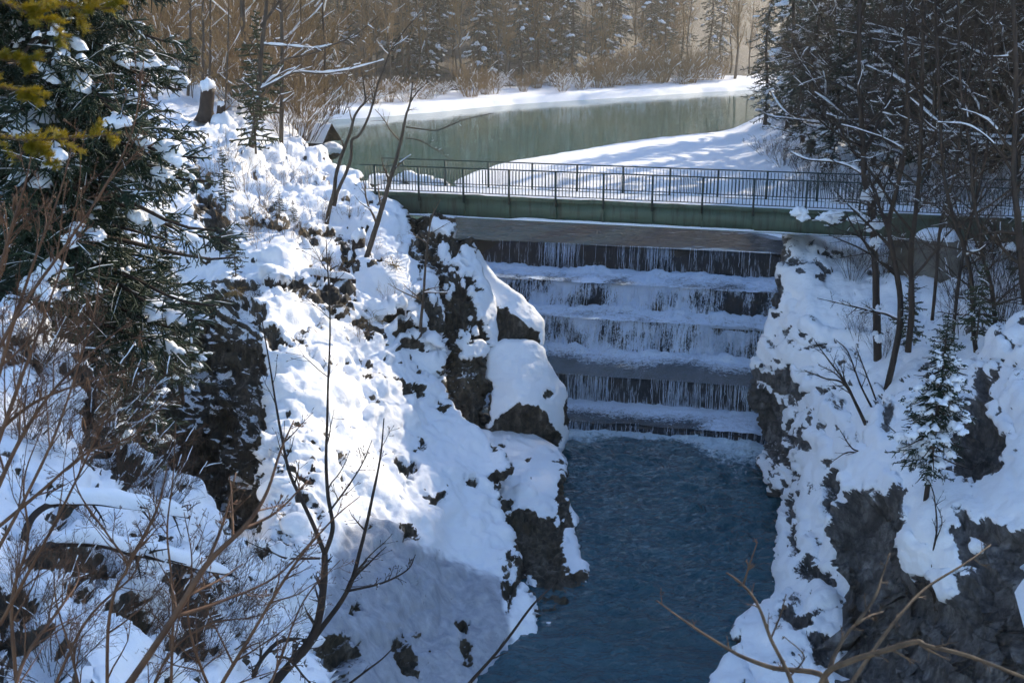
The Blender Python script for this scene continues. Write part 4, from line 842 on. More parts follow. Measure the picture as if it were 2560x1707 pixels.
def spruce_meshes(seed, h, r, crown, z0=0.1, nb=120, kt=26, k3=0, snow=0.5, droop=0.35, tw=0.022, twl=0.22, padsz=1.0, apex=1.0, m=7, trunk_top=True, snow_lo=0.0, gap=0.0, dead=0.0, twigpads=0.0):
    """conifer: trunk, drooping boughs with needle-clad twigs, snow pads on the boughs"""
    rng = np.random.default_rng(seed); z = np.linspace(0, h, 12)
    tr = np.stack([0.01*h*np.sin(z*0.5+seed), 0.01*h*np.cos(z*0.4+seed), z], 1); tr -= tr[0]*[1, 1, 0]
    R0 = r*(1-z/h*0.93)+0.006; mt = MB(); mt.path(tr, R0, 8)
    u = (np.arange(nb)+rng.random(nb))/nb; u = u**0.85; zb = h*(z0+(0.985-z0)*u); az = np.arange(nb)*2.39996+0.5*rng.normal(size=nb)
    prof = (1-(zb/h-z0)/(1-z0))**apex; prof = np.minimum(prof*1.15, 1.0)*(0.55+0.45*sstep(z0-0.02, z0+0.18, zb/h))
    ln = np.maximum(crown*prof*(0.70+0.45*rng.random(nb)), 0.12)
    if gap > 0: ln = ln*np.where(rng.random(nb) < gap, 0.45, 1)
    P = np.zeros((nb, m, 3)); P[:, 0, 0] = np.interp(zb, z, tr[:, 0]); P[:, 0, 1] = np.interp(zb, z, tr[:, 1]); P[:, 0, 2] = zb
    hz = np.stack([np.cos(az), np.sin(az), 0*az], 1); el = np.where(zb/h > 0.8, 0.35, 0.05)*np.ones(nb)
    for j in range(1, m):
        s = j/(m-1); e = el-droop*np.sin(s*2.2)*1.6+0.5*droop*s*s*2; d = hz+np.array([0, 0, 1.0])*e[:, None]; d += 0.05*rng.normal(size=d.shape); d /= np.linalg.norm(d, axis=1, keepdims=True)
        P[:, j] = P[:, j-1]+d*(ln/(m-1))[:, None]
    Rb = np.maximum((0.012+0.016*ln)[:, None]*np.linspace(1, 0.3, m)[None], 0.008)
    mb_ = MB(); tubes(mb_, P, Rb, 4); mn = MB(); ms = MB()
    live = rng.random(nb) >= dead*(1-u)
    Pl = P[live]; Rl = Rb[live]
    P2, R2 = spawn(Pl, Rl, kt, rng, 0.42, (35, 70), 0.12, 1.0, 4, -0.10, 0.06, 0.9, 0.5, 0.008, flat=0.75, lenfall=0.72)
    tubes(mn, P2, np.full(R2.shape, tw)*np.linspace(1, 0.45, 4)[None], 4)
    if k3:
        P3, R3 = spawn(P2, R2, k3, rng, 0.55, (35, 65), 0.1, 1.0, 3, -0.12, 0.06, 0.9, 0.5, 0.006, flat=0.5, lenfall=0.5)
        tubes(mn, P3, np.full(R3.shape, tw*0.85)*np.linspace(1, 0.45, 3)[None], 3)
    tubes(mn, Pl, np.maximum(Rl*1.0, tw*0.9), 4)
    if snow > 0:
        bl = np.linalg.norm(Pl[:, -1]-Pl[:, 0], axis=1); on = np.where((rng.random(len(Pl)) < snow) & (bl > 0.35))[0]
        if len(on):
            c0 = 0.3+0.6*rng.random(len(on)); npad = rng.integers(2, 8, len(on)); idx = np.repeat(on, npad); t = np.clip(np.repeat(c0, npad)+0.13*rng.normal(size=len(idx)), 0.12, 0.99)
            f = t*(m-1); i = np.minimum(f.astype(int), m-2); w_ = (f-i)[:, None]; Q = Pl[idx]; ar = np.arange(len(idx))
            C = Q[ar, i]*(1-w_)+Q[ar, i+1]*w_; T = Q[ar, i+1]-Q[ar, i]; T /= np.linalg.norm(T, axis=1, keepdims=True)
            S = np.cross(T, [0, 0, 1.0]); S /= np.maximum(np.linalg.norm(S, axis=1, keepdims=True), 1e-6)
            a_ = 0.5*rng.normal(size=len(idx))[:, None]; T, S = T*np.cos(a_)+S*np.sin(a_), S*np.cos(a_)-T*np.sin(a_)
            L = np.minimum(bl[idx]*(0.05+0.10*rng.random(len(idx))), 0.42)*padsz; Wd = L*(0.45+0.45*rng.random(len(idx))); Hh = L*(0.25+0.35*rng.random(len(idx)))
            off = S*(0.16*np.minimum(bl[idx], 2.2)*(1-0.5*t)*rng.normal(size=len(idx)))[:, None]
            pads(ms, C+off+np.array([0, 0, 1.0])*(0.35*Hh+tw*0.5-0.25*np.linalg.norm(off, axis=1)*0.6)[:, None], T, S, L, Wd, Hh, rng)
        # light dusting on single twigs
        snow_on(ms, P2, np.full(R2.shape, tw), rng, snow*0.30, 0.35, 3, 0.8, 0.002)
        if twigpads:
            pk = np.where(rng.random(len(P2)) < twigpads)[0]; C = P2[pk, 2]; T = P2[pk, 3]-P2[pk, 1]; T /= np.linalg.norm(T, axis=1, keepdims=True); S = np.cross(T, [0, 0, 1.0]); S /= np.maximum(np.linalg.norm(S, axis=1, keepdims=True), 1e-6)
            L = (0.05+0.13*rng.random(len(pk)))*padsz; Wd = L*(0.4+0.3*rng.random(len(pk))); pads(ms, C+np.array([0, 0, 1.0])*(tw*0.6+0.2*Wd)[:, None], T, S, L, Wd, Wd*0.6, rng, 6, 6)
    out = {'trunk': mt.mesh('trunk'), 'boughs': mb_.mesh('boughs'), 'needles': mn.mesh('needles')}
    if ms.n: out['snow'] = ms.mesh('snow')
    return out
def assemble(name, meshes, mats, loc, rz=0, sc=1.0, label=None, cat='tree', group=None, part_kind=True, tilt=(0, 0)):
    root = empty(name, loc, rz); root.scale = (sc, sc, sc); root.rotation_euler = (tilt[0], tilt[1], rz); tag(root, label, cat, group)
    for k, me in meshes.items():
        if not me.materials: me.materials.append(mats[k])
        o = bpy.data.objects.new(k, me); link(o, root)
        if k in ('limbs', 'twigs', 'boughs', 'needles', 'snow', 'stems'): o['kind'] = 'stuff'
    return root
def woody(name, label, cat, stems, twigs=(), mat='bark', tmat='twig', snow=0.0, seed=1, group=None, sides=7, add=0.01, wob=0.04, tw=0.003, buds=0.0):
    """a tree or shrub drawn stem by stem: each stem = (pixel path, distance(s), radius in pixels at base and tip)"""
    rng = np.random.default_rng(seed); paths = []; rads = []; objs = []
    first = None
    for si, (pp, Yd, rp) in enumerate(stems):
        pp = np.asarray(pp, float); Yv = np.linspace(Yd[0], Yd[1], len(pp)) if np.ndim(Yd) else np.full(len(pp), float(Yd))
        P = at(pp[:, 0], pp[:, 1], Yv); P = smooth_path(P, 6) if len(P) > 2 else resample(P, 8)
        P = P+wob*px2m(Yv.mean())*FPX/100*np.stack([0.4*fbm(P*3+si, seed, 2), fbm(P*1.2+5+si, seed+1, 2), 0*P[:, 0]], 1)
        R = np.linspace(rp[0], rp[1], len(P))*px2m(Yv.mean()); R = R*(1+0.10*fbm(P*6, seed+2, 2))
        if first is None: first = P[0].copy()
        paths.append((P, R))
    root = empty(name, first); tag(root, label, cat, group); inv = Matrix.Translation(Vector(first)).inverted()
    for si, (P, R) in enumerate(paths):
        mb = MB(); mb.path(P, R, sides); o = mb.build('trunk' if si == 0 else 'limb', M[mat], root); o.matrix_parent_inverse = inv
    A = np.stack([resample(np.c_[P, R], 20) for P, R in paths]); P0 = A[..., :3]; R0 = A[..., 3]
    mtw = MB(); ms = MB(); lv = [(P0, R0)]
    for kw in twigs:
        kw = dict(kw); src = kw.pop('src', -1); kw.setdefault('rmin', tw)
        P, R = spawn(*lv[src], rng=rng, **kw); lv.append((P, R)); tubes(mtw, P, R, 4 if len(P) < 400 else 3)
        if snow: snow_on(ms, P, R, rng, snow*0.7, 1.1, 4, 0.7, add*0.7)
        if buds and len(lv) > 1:
            tips = P[:, -1]; d = P[:, -1]-P[:, -2]; d /= np.maximum(np.linalg.norm(d, axis=1, keepdims=True), 1e-9)
            mtw.segs(tips, tips+d*buds*1.3, np.full(len(tips), buds*0.20), np.full(len(tips), buds*0.42), 4); mtw.segs(tips+d*buds*1.3, tips+d*buds*2.4, np.full(len(tips), buds*0.42), np.full(len(tips), buds*0.05), 4)
    if mtw.n: o = mtw.build('twigs', M[tmat], root); o.matrix_parent_inverse = inv; o['kind'] = 'stuff'
    if snow:
        snow_on(ms, P0, R0, rng, min(1, snow*2), 0.9, 6, 0.72, add)
        if ms.n: o = ms.build('snow', M['snow'], root); o.matrix_parent_inverse = inv; o['kind'] = 'stuff'
    return root, lv
# ================================================================== woods beyond the river
rng = np.random.default_rng(11)
SPM = dict(trunk=M['dark_bark'], boughs=M['dark_bark'], needles=M['needle_far'], snow=M['snow'])
BAM = dict(trunk=M['bark'], limbs=M['far_twig'], twigs=M['far_twig'], snow=M['snow'])
PBM = dict(trunk=M['pale_bark'], limbs=M['pale_bark'], twigs=M['far_twig'], snow=M['snow'])
BUM = dict(stems=M['far_twig'], twigs=M['far_twig'], snow=M['snow'])
far_spruce = [spruce_meshes(200+i, 24, 0.24, 3.0+0.4*i, 0.04, 110, 12, 0, 0.32, 0.40, 0.075, 0.3, 1.25, 0.8, gap=0.15) for i in range(3)]
far_bare = [bare_meshes(220+i, 20, 0.16, (0.03*i-0.03, 0), 34, 9, 5, 0.34, 0.42, 0.5, (18, 42), 0.22, 0.16, 0.16, (6, 3, 3, 3), 0.016, 0.05) for i in range(3)]
far_bush = [bush_meshes(240+i, 4.6, 2.6, 40, 9, 4, 0.03, 0.10, 0.10, 0.013, 0.42, 0.03) for i in range(2)]
far_scrub = [bush_meshes(250+i, 2.6, 2.4, 26, 8, 3, 0.022, 0.02, 0.65, 0.012, 0.5, 0.035) for i in range(2)]
def fbank(s, d):
    """point on the far bank: s along the waterline (0..1), d metres inland"""
    f = s*(len(fe)-1); i = int(min(f, len(fe)-2)); w_ = f-i; p = fe[i]*(1-w_)+fe[i+1]*w_+nrm[i]*d
    return np.array([p[0], p[1], float(far_z(np.array(d), np.array(p[0]), np.array(p[1])))-0.12])
def s_for_px(px):
    qx, _ = project(np.c_[fe, np.full(len(fe), ZU)]); vis = fe[:, 1] > 40
    return float(np.interp(px, qx[vis], np.linspace(0, 1, len(fe))[vis]))
for px, h in [(1060, 0.75), (1235, 1.25), (1290, 0.8), (1380, 0.7), (1440, 0.85), (1495, 0.95), (1560, 1.2), (1625, 1.35), (1690, 1.55), (1745, 1.65), (1800, 1.5), (1850, 1.3), (1520, 0.9), (1590, 1.0), (1660, 1.1), (1720, 1.2), (1150, 0.6), (960, 0.7), (860, 0.6), (1010, 0.65), (1340, 0.7), (1780, 1.1), (1900, 1.2)]:
    d = 5.5+rng.random()*5 if px not in (1235,) else 4.5
    assemble('willow_bush', far_bush[rng.integers(2)], BUM, fbank(s_for_px(px), d), rng.random()*6.28, h, 'golden brown leafless willow bush on the snowy far bank', 'bush', 'willow bushes along the far bank')
for k in range(34):
    px = 700+1180*(k+rng.random())/34; d = 3.2+rng.random()*9
    assemble('snowy_scrub', far_scrub[k % 2], BUM, fbank(s_for_px(px), d), rng.random()*6.28, 0.7+0.6*rng.random(), 'low snow dusted scrub at the foot of the far woods', 'bush', 'low scrub on the far bank')
sp_px = [1075, 1115, 1255, 1300, 1345, 1392, 1490, 1525, 1568, 1655, 1700, 1745, 1790, 1830, 1870, 985, 900, 1440, 1610]
for px in sp_px:
    assemble('far_spruce', far_spruce[rng.integers(3)], SPM, fbank(s_for_px(px), 15+rng.random()*12), rng.random()*6.28, 0.9+0.35*rng.random(), 'dark snow dusted spruce in the woods across the river', 'tree', 'spruces across the river')
for k in range(84):
    px = 560+1560*(k+rng.random())/84
    assemble('far_spruce', far_spruce[rng.integers(3)], SPM, fbank(s_for_px(px), 26+rng.random()*44), rng.random()*6.28, 0.9+0.5*rng.random(), 'dark snow dusted spruce in the woods across the river', 'tree', 'spruces across the river')
for k in range(84):
    px = 560+1480*(k+rng.random())/84
    pale = rng.random() < 0.4
    assemble('far_bare_tree', far_bare[rng.integers(3)], PBM if False else BAM, fbank(s_for_px(px), 9+rng.random()*26), rng.random()*6.28, 0.75+0.5*rng.random(), 'leafless brown tree in the woods across the river', 'tree', 'leafless trees across the river')

# the wood goes on up the mountainside behind, one distant mass
rw = np.random.default_rng(77); n_ = 2600; si = rw.integers(20, len(fe)-1, n_); dd_ = 74+rw.random(n_)**0.8*430; pw = fe[si]+nrm[si]*dd_[:, None]
zw = far_z(dd_, pw[:, 0], pw[:, 1]); hw = 15+9*rw.random(n_); mb = MB(); b0 = np.c_[pw, zw+1.0]; up_ = np.array([0, 0, 1.0])
mb.segs(b0, b0+up_*(hw*0.45)[:, None], 0.19*hw, 0.12*hw, 6); mb.segs(b0+up_*(hw*0.40)[:, None], b0+up_*hw[:, None], 0.15*hw, 0.02*hw, 6)
tag(mb.build('far_woods', M['needle_far']), 'dark conifer woods climbing the mountainside beyond the river', 'woods', kind='stuff')

# ================================================================== woods on the right bank
def rz_at(x, y):
    """ground level on the right side"""
    land = max(x-(13+0.12*max(y-60, 0)), 0); z1 = ZU+0.67+1.6*float(sstep(2, 9, np.array(land)))+0.16*max(land-6, 0)
    x0 = np.interp(y, [16, 30, 44, 60, 90, 130, 230], [9.5, 13, 22, 24, 30, 46, 95]); b0 = np.interp(y, [16, 30, 44, 60, 230], [8.0, 9.0, 9.4, 9.2, 9.0])
    z2 = b0-0.6+(0.30+1.10*float(sstep(38, 28, np.array(y-1.19*x)))*float(sstep(3, 9, np.array(y-1.19*x))))*(x-x0) if x > x0 else -9
    return max(z1 if y > 52 else -9, z2, 8.6)-0.15
mid_spruce = [spruce_meshes(300+i, 21, 0.24, 3.1, 0.03, 150, 22, 0, 0.42, 0.42, 0.040, 0.3, 1.1, 0.75, gap=0.2) for i in range(2)]
mid_bare = [bare_meshes(320+i, 15, 0.17, (-0.10+0.08*i, -0.03), 40, 17, 11, 0.50, 0.45, 0.5, (40, 75), 0.06, 0.03, 0.085, (7, 4, 3, 3), 0.010, 0.036, 0.13) for i in range(3)]
mid_bush = [bush_meshes(340+i, 2.6, 2.6, 30, 9, 4, 0.016, 0.03, 0.12, 0.006, 0.5, 0.012) for i in range(2)]
SP2 = dict(trunk=M['dark_bark'], boughs=M['dark_bark'], needles=M['needle'], snow=M['snow'])
BA2 = dict(trunk=M['dark_bark'], limbs=M['dark_bark'], twigs=M['dark_twig'], snow=M['snow'])
BU2 = dict(stems=M['dark_bark'], twigs=M['dark_twig'], snow=M['snow'])
def put(kind, name, x, y, sc, label, cat='tree', group=None, rz=None, dz=0):
    lib, mats = {'s': (mid_spruce, SP2), 'b': (mid_bare, BA2), 'u': (mid_bush, BU2)}[kind]
    return assemble(name, lib[rng.integers(len(lib))], mats, (x, y, rz_at(x, y)+dz), rng.random()*6.28 if rz is None else rz, sc, label, cat, group)
def pxY(px, Y): return (px-1280)/FPX*Y*1.02
# visible rows
put('s', 'riverside_spruce', pxY(1890, 112), 112, 0.85, 'dark spruce at the water edge, first tree right of the open river')
for px, Y, sc in [(1945, 104, 1.0), (1995, 116, 1.1), (2040, 98, 0.95), (2120, 108, 1.1), (2230, 100, 1.1), (2330, 92, 1.0), (2440, 86, 1.1), (2540, 80, 1.0), (1925, 132, 1.0), (2080, 126, 1.1), (2620, 88, 1.1), (2180, 122, 1.1), (2010, 84, 0.8), (2090, 92, 0.9), (2150, 96, 1.0), (2290, 84, 0.95), (2380, 100, 1.1), (2490, 98, 1.1), (2560, 70, 0.9), (2420, 76, 0.8), (1965, 120, 1.0), (1985, 92, 0.8), (2035, 88, 0.75), (2110, 80, 0.8), (2170, 84, 0.9), (2250, 78, 0.9), (2330, 72, 0.85), (2420, 70, 0.85), (2500, 68, 0.9), (2060, 76, 0.55), (2130, 73, 0.6), (2205, 68, 0.6), (2285, 67, 0.65), (2370, 63, 0.6), (2460, 63, 0.7), (2545, 60, 0.7)]:
    put('s', 'bank_spruce', pxY(px, Y), Y, sc, 'dark spruce in the thick woods behind the bridge on the right', 'tree', 'spruces on the right bank')
for px, Y, sc in [(2000, 86, 0.8), (2060, 78, 0.85), (2160, 72, 0.9), (2225, 66, 0.9), (2290, 62, 0.85), (2400, 66, 0.9), (2540, 62, 1.0)]:
    put('b', 'snow_laden_tree', pxY(px, Y), Y, sc, 'leafless tree with snow laden limbs in the woods behind the bridge', 'tree', 'leafless trees on the right bank')
for px, Y, sc in [(1905, 92, 0.8), (1945, 84, 0.9), (2000, 78, 1.0), (2050, 70, 1.0), (2110, 64, 0.9), (1965, 96, 0.9), (2180, 60, 0.9), (2250, 58, 0.9), (2330, 56, 0.9), (2410, 56, 1.0), (2500, 55, 1.0), (1990, 70, 0.7)]:
    put('u', 'bank_shrub', pxY(px, Y), Y, sc, 'tangled leafless shrub at the edge of the right bank woods', 'bush', 'shrubs on the right bank')
# off-frame tree rows added along the sun lines to shade the gorge
k = 0
for c in np.arange(9.5, 33.5, 1.6):
    for row in range(3):
        x = (0.49*c+3.6)/0.417+row*4.2+1.4*rng.random(); y = c+1.19*x+0.8*rng.normal(); k += 1
        put('s' if k % 6 else 'b', 'sunblock_spruce' if k % 6 else 'sunblock_tree', x, y, 1.15+0.3*rng.random(), 'off-frame spruce added right of the gorge for shade' if k % 6 else 'off-frame leafless tree added right of the gorge for shade', 'tree', 'off-frame trees added for shade')
for x, y, sc in [(25, 55.5, 0.9), (27.5, 58.5, 0.95), (24, 58.5, 0.8), (26.5, 62, 0.9), (29.5, 61, 0.95)]:
    put('b', 'bridgehead_tree', x, y, sc, 'leafless tree behind the right end of the bridge', 'tree', 'leafless trees behind the right bridgehead')
for x, y, sc in [(27.5, 64, 0.95), (31, 70, 0.9), (25, 71, 0.85), (33, 77, 0.95), (29, 82, 0.9), (36, 66, 0.95), (38, 74, 1.0), (31, 60, 0.9), (35, 58, 0.95)]:
    put('s', 'bridgehead_spruce', x, y, sc, 'spruce behind the right end of the bridge', 'tree', 'spruces behind the right bridgehead')
# ================================================================== left side trees
bigsp = spruce_meshes(401, 17.0, 0.21, 3.6, 0.06, 380, 34, 5, 0.62, 0.36, 0.022, 0.3, 0.78, 0.62, gap=0.25, dead=0.2, twigpads=0.06)
b = at(206, 1060, 24.0)
assemble('big_spruce', bigsp, SP2, b, 0.6, 1.0, 'big dark spruce with heavy snow clumps standing at the left', 'tree')
b = at(-140, 1000, 26.0)
assemble('edge_spruce', mid_spruce[0], SP2, b, 2.0, 0.85, 'snow dusted spruce cut by the left edge of the picture', 'tree')
b = at(60, 900, 30.0)
assemble('rear_spruce', bigsp, SP2, b, 3.9, 1.05, 'dark spruce half hidden behind the big snow clumped spruce', 'tree')
b = at(345, 1190, 27.5)
assemble('ravine_spruce', mid_spruce[1], SP2, b, 1.2, 0.46, 'smaller spruce in the dark ravine below the big spruce', 'tree')
b = at(455, 1010, 33.0)
assemble('ravine_spruce', mid_spruce[0], SP2, b, 4.2, 0.36, 'small spruce against the dark cliff right of the big spruce', 'tree')
# young trees on the sunny left bank
woody('twin_stem_tree', 'slender curved twin stem tree on the sunny snow left of the bridge end', 'tree',
  [([(816, 566), (824, 522), (836, 479), (840, 440), (854, 390), (875, 333), (885, 295), (898, 272), (913, 254), (911, 224), (905, 180)], 46, (6, 1.5)),
   ([(836, 515), (844, 479), (867, 428), (878, 390), (880, 351), (895, 341), (910, 318), (926, 280), (938, 237), (946, 206), (959, 175), (975, 130), (1010, 80), (1050, 30)], (46, 45), (4.6, 1.2))],
  [dict(k=7, L=0.22, ang=(25, 55), t0=0.45, m=6, up=0.05), dict(k=5, L=0.5, ang=(25, 55), m=4)], snow=0.15, seed=21, tw=0.006)
woody('leaning_tree', 'leaning bare tree crossing the left end of the bridge railing', 'tree',
  [([(860, 740), (872, 725), (905, 675), (930, 600), (955, 520), (972, 460), (990, 400), (1005, 340), (1015, 290), (1025, 258), (1032, 205)], (43, 44), (9, 1.6)),
   ([(1025, 258), (1040, 235), (1058, 215)], 44, (2, 1)), ([(1015, 318), (1060, 324), (1098, 325), (1160, 300), (1235, 283)], 44, (2, 0.9)), ([(1013, 345), (1050, 352), (1085, 372), (1130, 400)], 44, (1.8, 0.8))],
  [dict(k=7, L=0.25, ang=(30, 70), t0=0.3, m=6, up=0.0, jit=0.12), dict(k=5, L=0.5, ang=(25, 60), m=4)], snow=0.12, seed=22, tw=0.006)
woody('rock_sapling', 'thin upright sapling rooted beside the dark rock pillar', 'tree',
  [([(1040, 880), (1050, 840), (1053, 800), (1060, 720), (1064, 660), (1070, 600), (1078, 550), (1100, 500)], 41, (5, 1.2))], [dict(k=8, L=0.3, ang=(35, 70), t0=0.25, m=5, up=0.0), dict(k=4, L=0.5, m=4)], snow=0.1, seed=23, tw=0.005)
woody('straight_pole_tree', 'straight thin trunk rising from the sunny ridge near the hut', 'tree', [([(702, 418), (704, 300), (706, 150), (703, 0), (700, -200)], 55, (6, 3.5))], [dict(k=16, L=0.12, ang=(40, 75), t0=0.2, m=5, up=0.04), dict(k=4, L=0.5, m=4)], snow=0.1, seed=24, mat='bark', tw=0.007)
woody('forked_young_tree', 'forked young tree with long limbs reaching right over the river bank', 'tree',
  [([(628, 400), (631, 356), (645, 267), (653, 146), (662, 56), (667, 0), (672, -120)], 53, (7, 4)), ([(652, 66), (672, 40), (700, 0), (730, -60)], 53, (4, 2)),
   ([(650, 225), (690, 205), (737, 182), (805, 184), (861, 177), (900, 168), (959, 151)], (53, 51), (3.2, 1)), ([(660, 205), (678, 182), (709, 151), (777, 135), (833, 112), (889, 87), (945, 42)], (53, 50), (3.4, 1)), ([(660, 112), (720, 116), (790, 121), (830, 112)], (53, 51), (2.2, 1))],
  [dict(k=12, L=0.24, ang=(25, 60), t0=0.2, m=6, up=0.02), dict(k=6, L=0.5, m=4)], snow=0.3, seed=25, mat='bark', tw=0.006, add=0.02)
for i, (x, y0, x2, Yd, r, lab) in enumerate([(505, 265, 507, 58, 4.0, 'thin pale trunk behind the snow capped stump, left of a pair'), (520, 270, 526, 58.5, 3.5, 'thin pale trunk behind the snow capped stump, right of a pair'), (610, 250, 606, 64, 8, 'thicker dark trunk in the brush left of the forked young tree'), (470, 240, 476, 60, 4, 'thin trunk in the brush just right of the big spruce'), (812, 262, 806, 74, 3.2, 'thin trunk standing behind the hut on the river bank'), (560, 300, 572, 57, 2.6, 'slim leaning sapling on the sunny slope left of the forked tree'), (748, 290, 752, 70, 2.4, 'slim sapling in the brush left of the hut')]):
    woody('slim_tree', lab, 'tree', [([(x, y0), ((x+x2)/2+3, y0*0.5), (x2, 0), (x2+3, -180)], Yd, (r, r*0.6))], [dict(k=22, L=0.13, ang=(30, 65), t0=0.05, m=5, up=0.05), dict(k=5, L=0.5, m=4)], snow=0.12, seed=30+i, mat='bark', tmat='far_twig', tw=0.007)
brush = [bush_meshes(260+i, 3.8, 3.0, 26, 9, 5, 0.022, 0.05, 0.14, 0.008, 0.5, 0.018) for i in range(2)]
def hill_pt(px, py, Y): return at(px, py, Y)
for i, (px, py, Yd, sc) in enumerate([(470, 235, 63, 1.2), (540, 245, 64, 1.3), (590, 265, 63, 1.1), (640, 275, 63, 1.2), (690, 300, 62, 1.0), (730, 352, 60, 0.85), (750, 345, 64, 1.0), (450, 180, 68, 1.7), (520, 190, 70, 1.8), (600, 215, 70, 1.7), (680, 250, 71, 1.6), (745, 270, 74, 1.5), (400, 200, 66, 1.5), (350, 160, 66, 1.5), (790, 285, 80, 1.3), (840, 275, 90, 1.3), (560, 205, 76, 2.2), (640, 225, 80, 2.2), (720, 240, 84, 2.2)]):
    assemble('bank_brush', brush[i % 2], dict(stems=M['twig'], twigs=M['far_twig'], snow=M['snow']), at(px, py+10, Yd), i*1.7, sc, 'dense leafless brush on the sunny slope above the left bank', 'bush', 'brush above the left bank')
pine = [spruce_meshes(420+i, 3.2, 0.035, 1.0, 0.05, 46, 14, 0, 0.30, 0.15, 0.028, 0.3, 0.7, 0.7, gap=0.2) for i in range(2)]
PM = dict(trunk=M['bark'], boughs=M['bark'], needles=M['needle2'], snow=M['snow'])
for i, (px, py, Yd, sc, lab) in enumerate([(640, 385, 51, 1.25, 'young olive green fir beside the forked young tree'), (655, 300, 55, 1.6, 'taller olive green fir rising behind the forked young tree'), (565, 520, 45, 0.7, 'small olive fir on the slope right of the big spruce'), (700, 545, 44.5, 0.35, 'tiny fir seedling poking from the snow below the twin stem tree'), (735, 560, 44.5, 0.30, 'tiny fir seedling right of another on the left bank snow'), (590, 690, 39, 0.55, 'small fir clinging above the dark cliff face')]):
    assemble('young_fir', pine[i % 2], PM, at(px, py, Yd), i*2.1, sc, lab, 'tree')
# dry grass tufts hanging over the ledges
def tuft(px, py, Yd, size, lab, seed, hang=0.3):
    rg = np.random.default_rng(seed); n = 46; base = at(px, py, Yd); P = np.zeros((n, 5, 3)); P[:, 0] = 0.12*size*rg.normal(size=(n, 3))*[1, .4, .4]
    d = rg.normal(size=(n, 3))*[0.7, 0.5, 0.3]+[0, -0.35, 0.7]; d /= np.linalg.norm(d, axis=1, keepdims=True)
    for j in range(1, 5):
        d = d+np.array([0, 0, -hang])+0.08*rg.normal(size=d.shape); d /= np.linalg.norm(d, axis=1, keepdims=True); P[:, j] = P[:, j-1]+d*(size*(0.15+0.12*rg.random(n)))[:, None]
    mb = MB(); tubes(mb, P, np.full((n, 5), 0.010)*np.linspace(1, .4, 5)[None], 3); o = mb.build('grass_tuft', M['dry']); o.location = base; tag(o, lab, 'grass')
for i, (px, py, Yd, sz, lab) in enumerate([(930, 800, 40.6, 0.75, 'golden dry grass hanging over the ledge below the leaning tree'), (985, 665, 43.2, 0.6, 'straw coloured grass tuft right of the snow capped stump'), (885, 660, 43.4, 0.6, 'dry grass at the foot of the snow capped stump'), (795, 855, 38.6, 0.6, 'dry grass tuft on the snow slope beside the dark sapling top'), (590, 735, 38.5, 0.6, 'brown grass tuft above the dark cliff face'), (730, 520, 47, 0.5, 'straw tuft in the sunny snow left of the twin stem tree'), (850, 770, 40.4, 0.5, 'brown grass fringe under the snowy log'), (835, 835, 39, 0.5, 'pale grass tuft below the snowy log')]):
    tuft(px, py, Yd, sz, lab, 60+i)
# stumps and fallen log
def stump(px, py0, py1, Yd, rpx, lab, lean=0.0, seed=1):
    b0 = at(px, py0, Yd); t0 = at(px+lean, py1, Yd); r = rpx*px2m(Yd); root = empty('tree_stump', b0); tag(root, lab, 'stump'); inv = Matrix.Translation(Vector(b0)).inverted()
    pts = np.linspace(b0-[0, 0, .3], t0, 9); rad = r*np.array([1.7, 1.35, 1.12, 1.0, 0.97, 0.98, 0.96, 0.95, 0.9]); mb = MB(); mb.path(pts, rad, 14)
    me = mb.mesh('trunk'); V = np.array([v.co[:] for v in me.vertices]); V += 0.10*r*np.stack([fbm(V*6+k, seed+k, 3) for k in range(3)], 1); me.vertices.foreach_set('co', V.astype(np.float32).ravel())
    o = obj('trunk', me, M['dark_bark'], root); o.matrix_parent_inverse = inv
    mp = MB(); rg = np.random.default_rng(seed); up = np.array([0, 0, 1.])
    pads(mp, (t0+up*0.35*r)[None], np.array([[1., 0, 0]]), np.array([[0, 1., 0]]), np.array([1.15*r]), np.array([1.15*r]), np.array([0.95*r]), rg, 12, 14)
    o = mp.build('snow_cap', M['snow'], root); o.matrix_parent_inverse = inv
stump(893, 672, 594, 44.0, 17, 'snow capped tree stump on the slope left of the leaning tree', 4, 3)
stump(512, 290, 220, 57.0, 17, 'broken snow capped stump at the top of the sunny slope', 8, 5)
stump(548, 285, 262, 57.0, 9, 'short stump with snow right of the broken stump', 5, 8)
root, lv = woody('fallen_log', 'snow covered log lying across the dark ledge on the left bank', 'log', [([(728, 702), (770, 694), (820, 700), (890, 703)], (41.2, 41.6), (9, 6))], [dict(k=8, L=0.4, ang=(40, 80), t0=0.3, m=5, up=-0.03), dict(k=4, L=0.5, m=4)], mat='dark_bark', seed=71, sides=10)
o = drift('snow', at(np.array([735, 780, 830, 888]), np.array([690, 685, 692, 697]), np.array([41.1, 41.2, 41.4, 41.5])), 0.28, 0.26, M['snow'], None, 4, 40); o.parent = root; o.matrix_parent_inverse = Matrix.Translation(root.location).inverted()
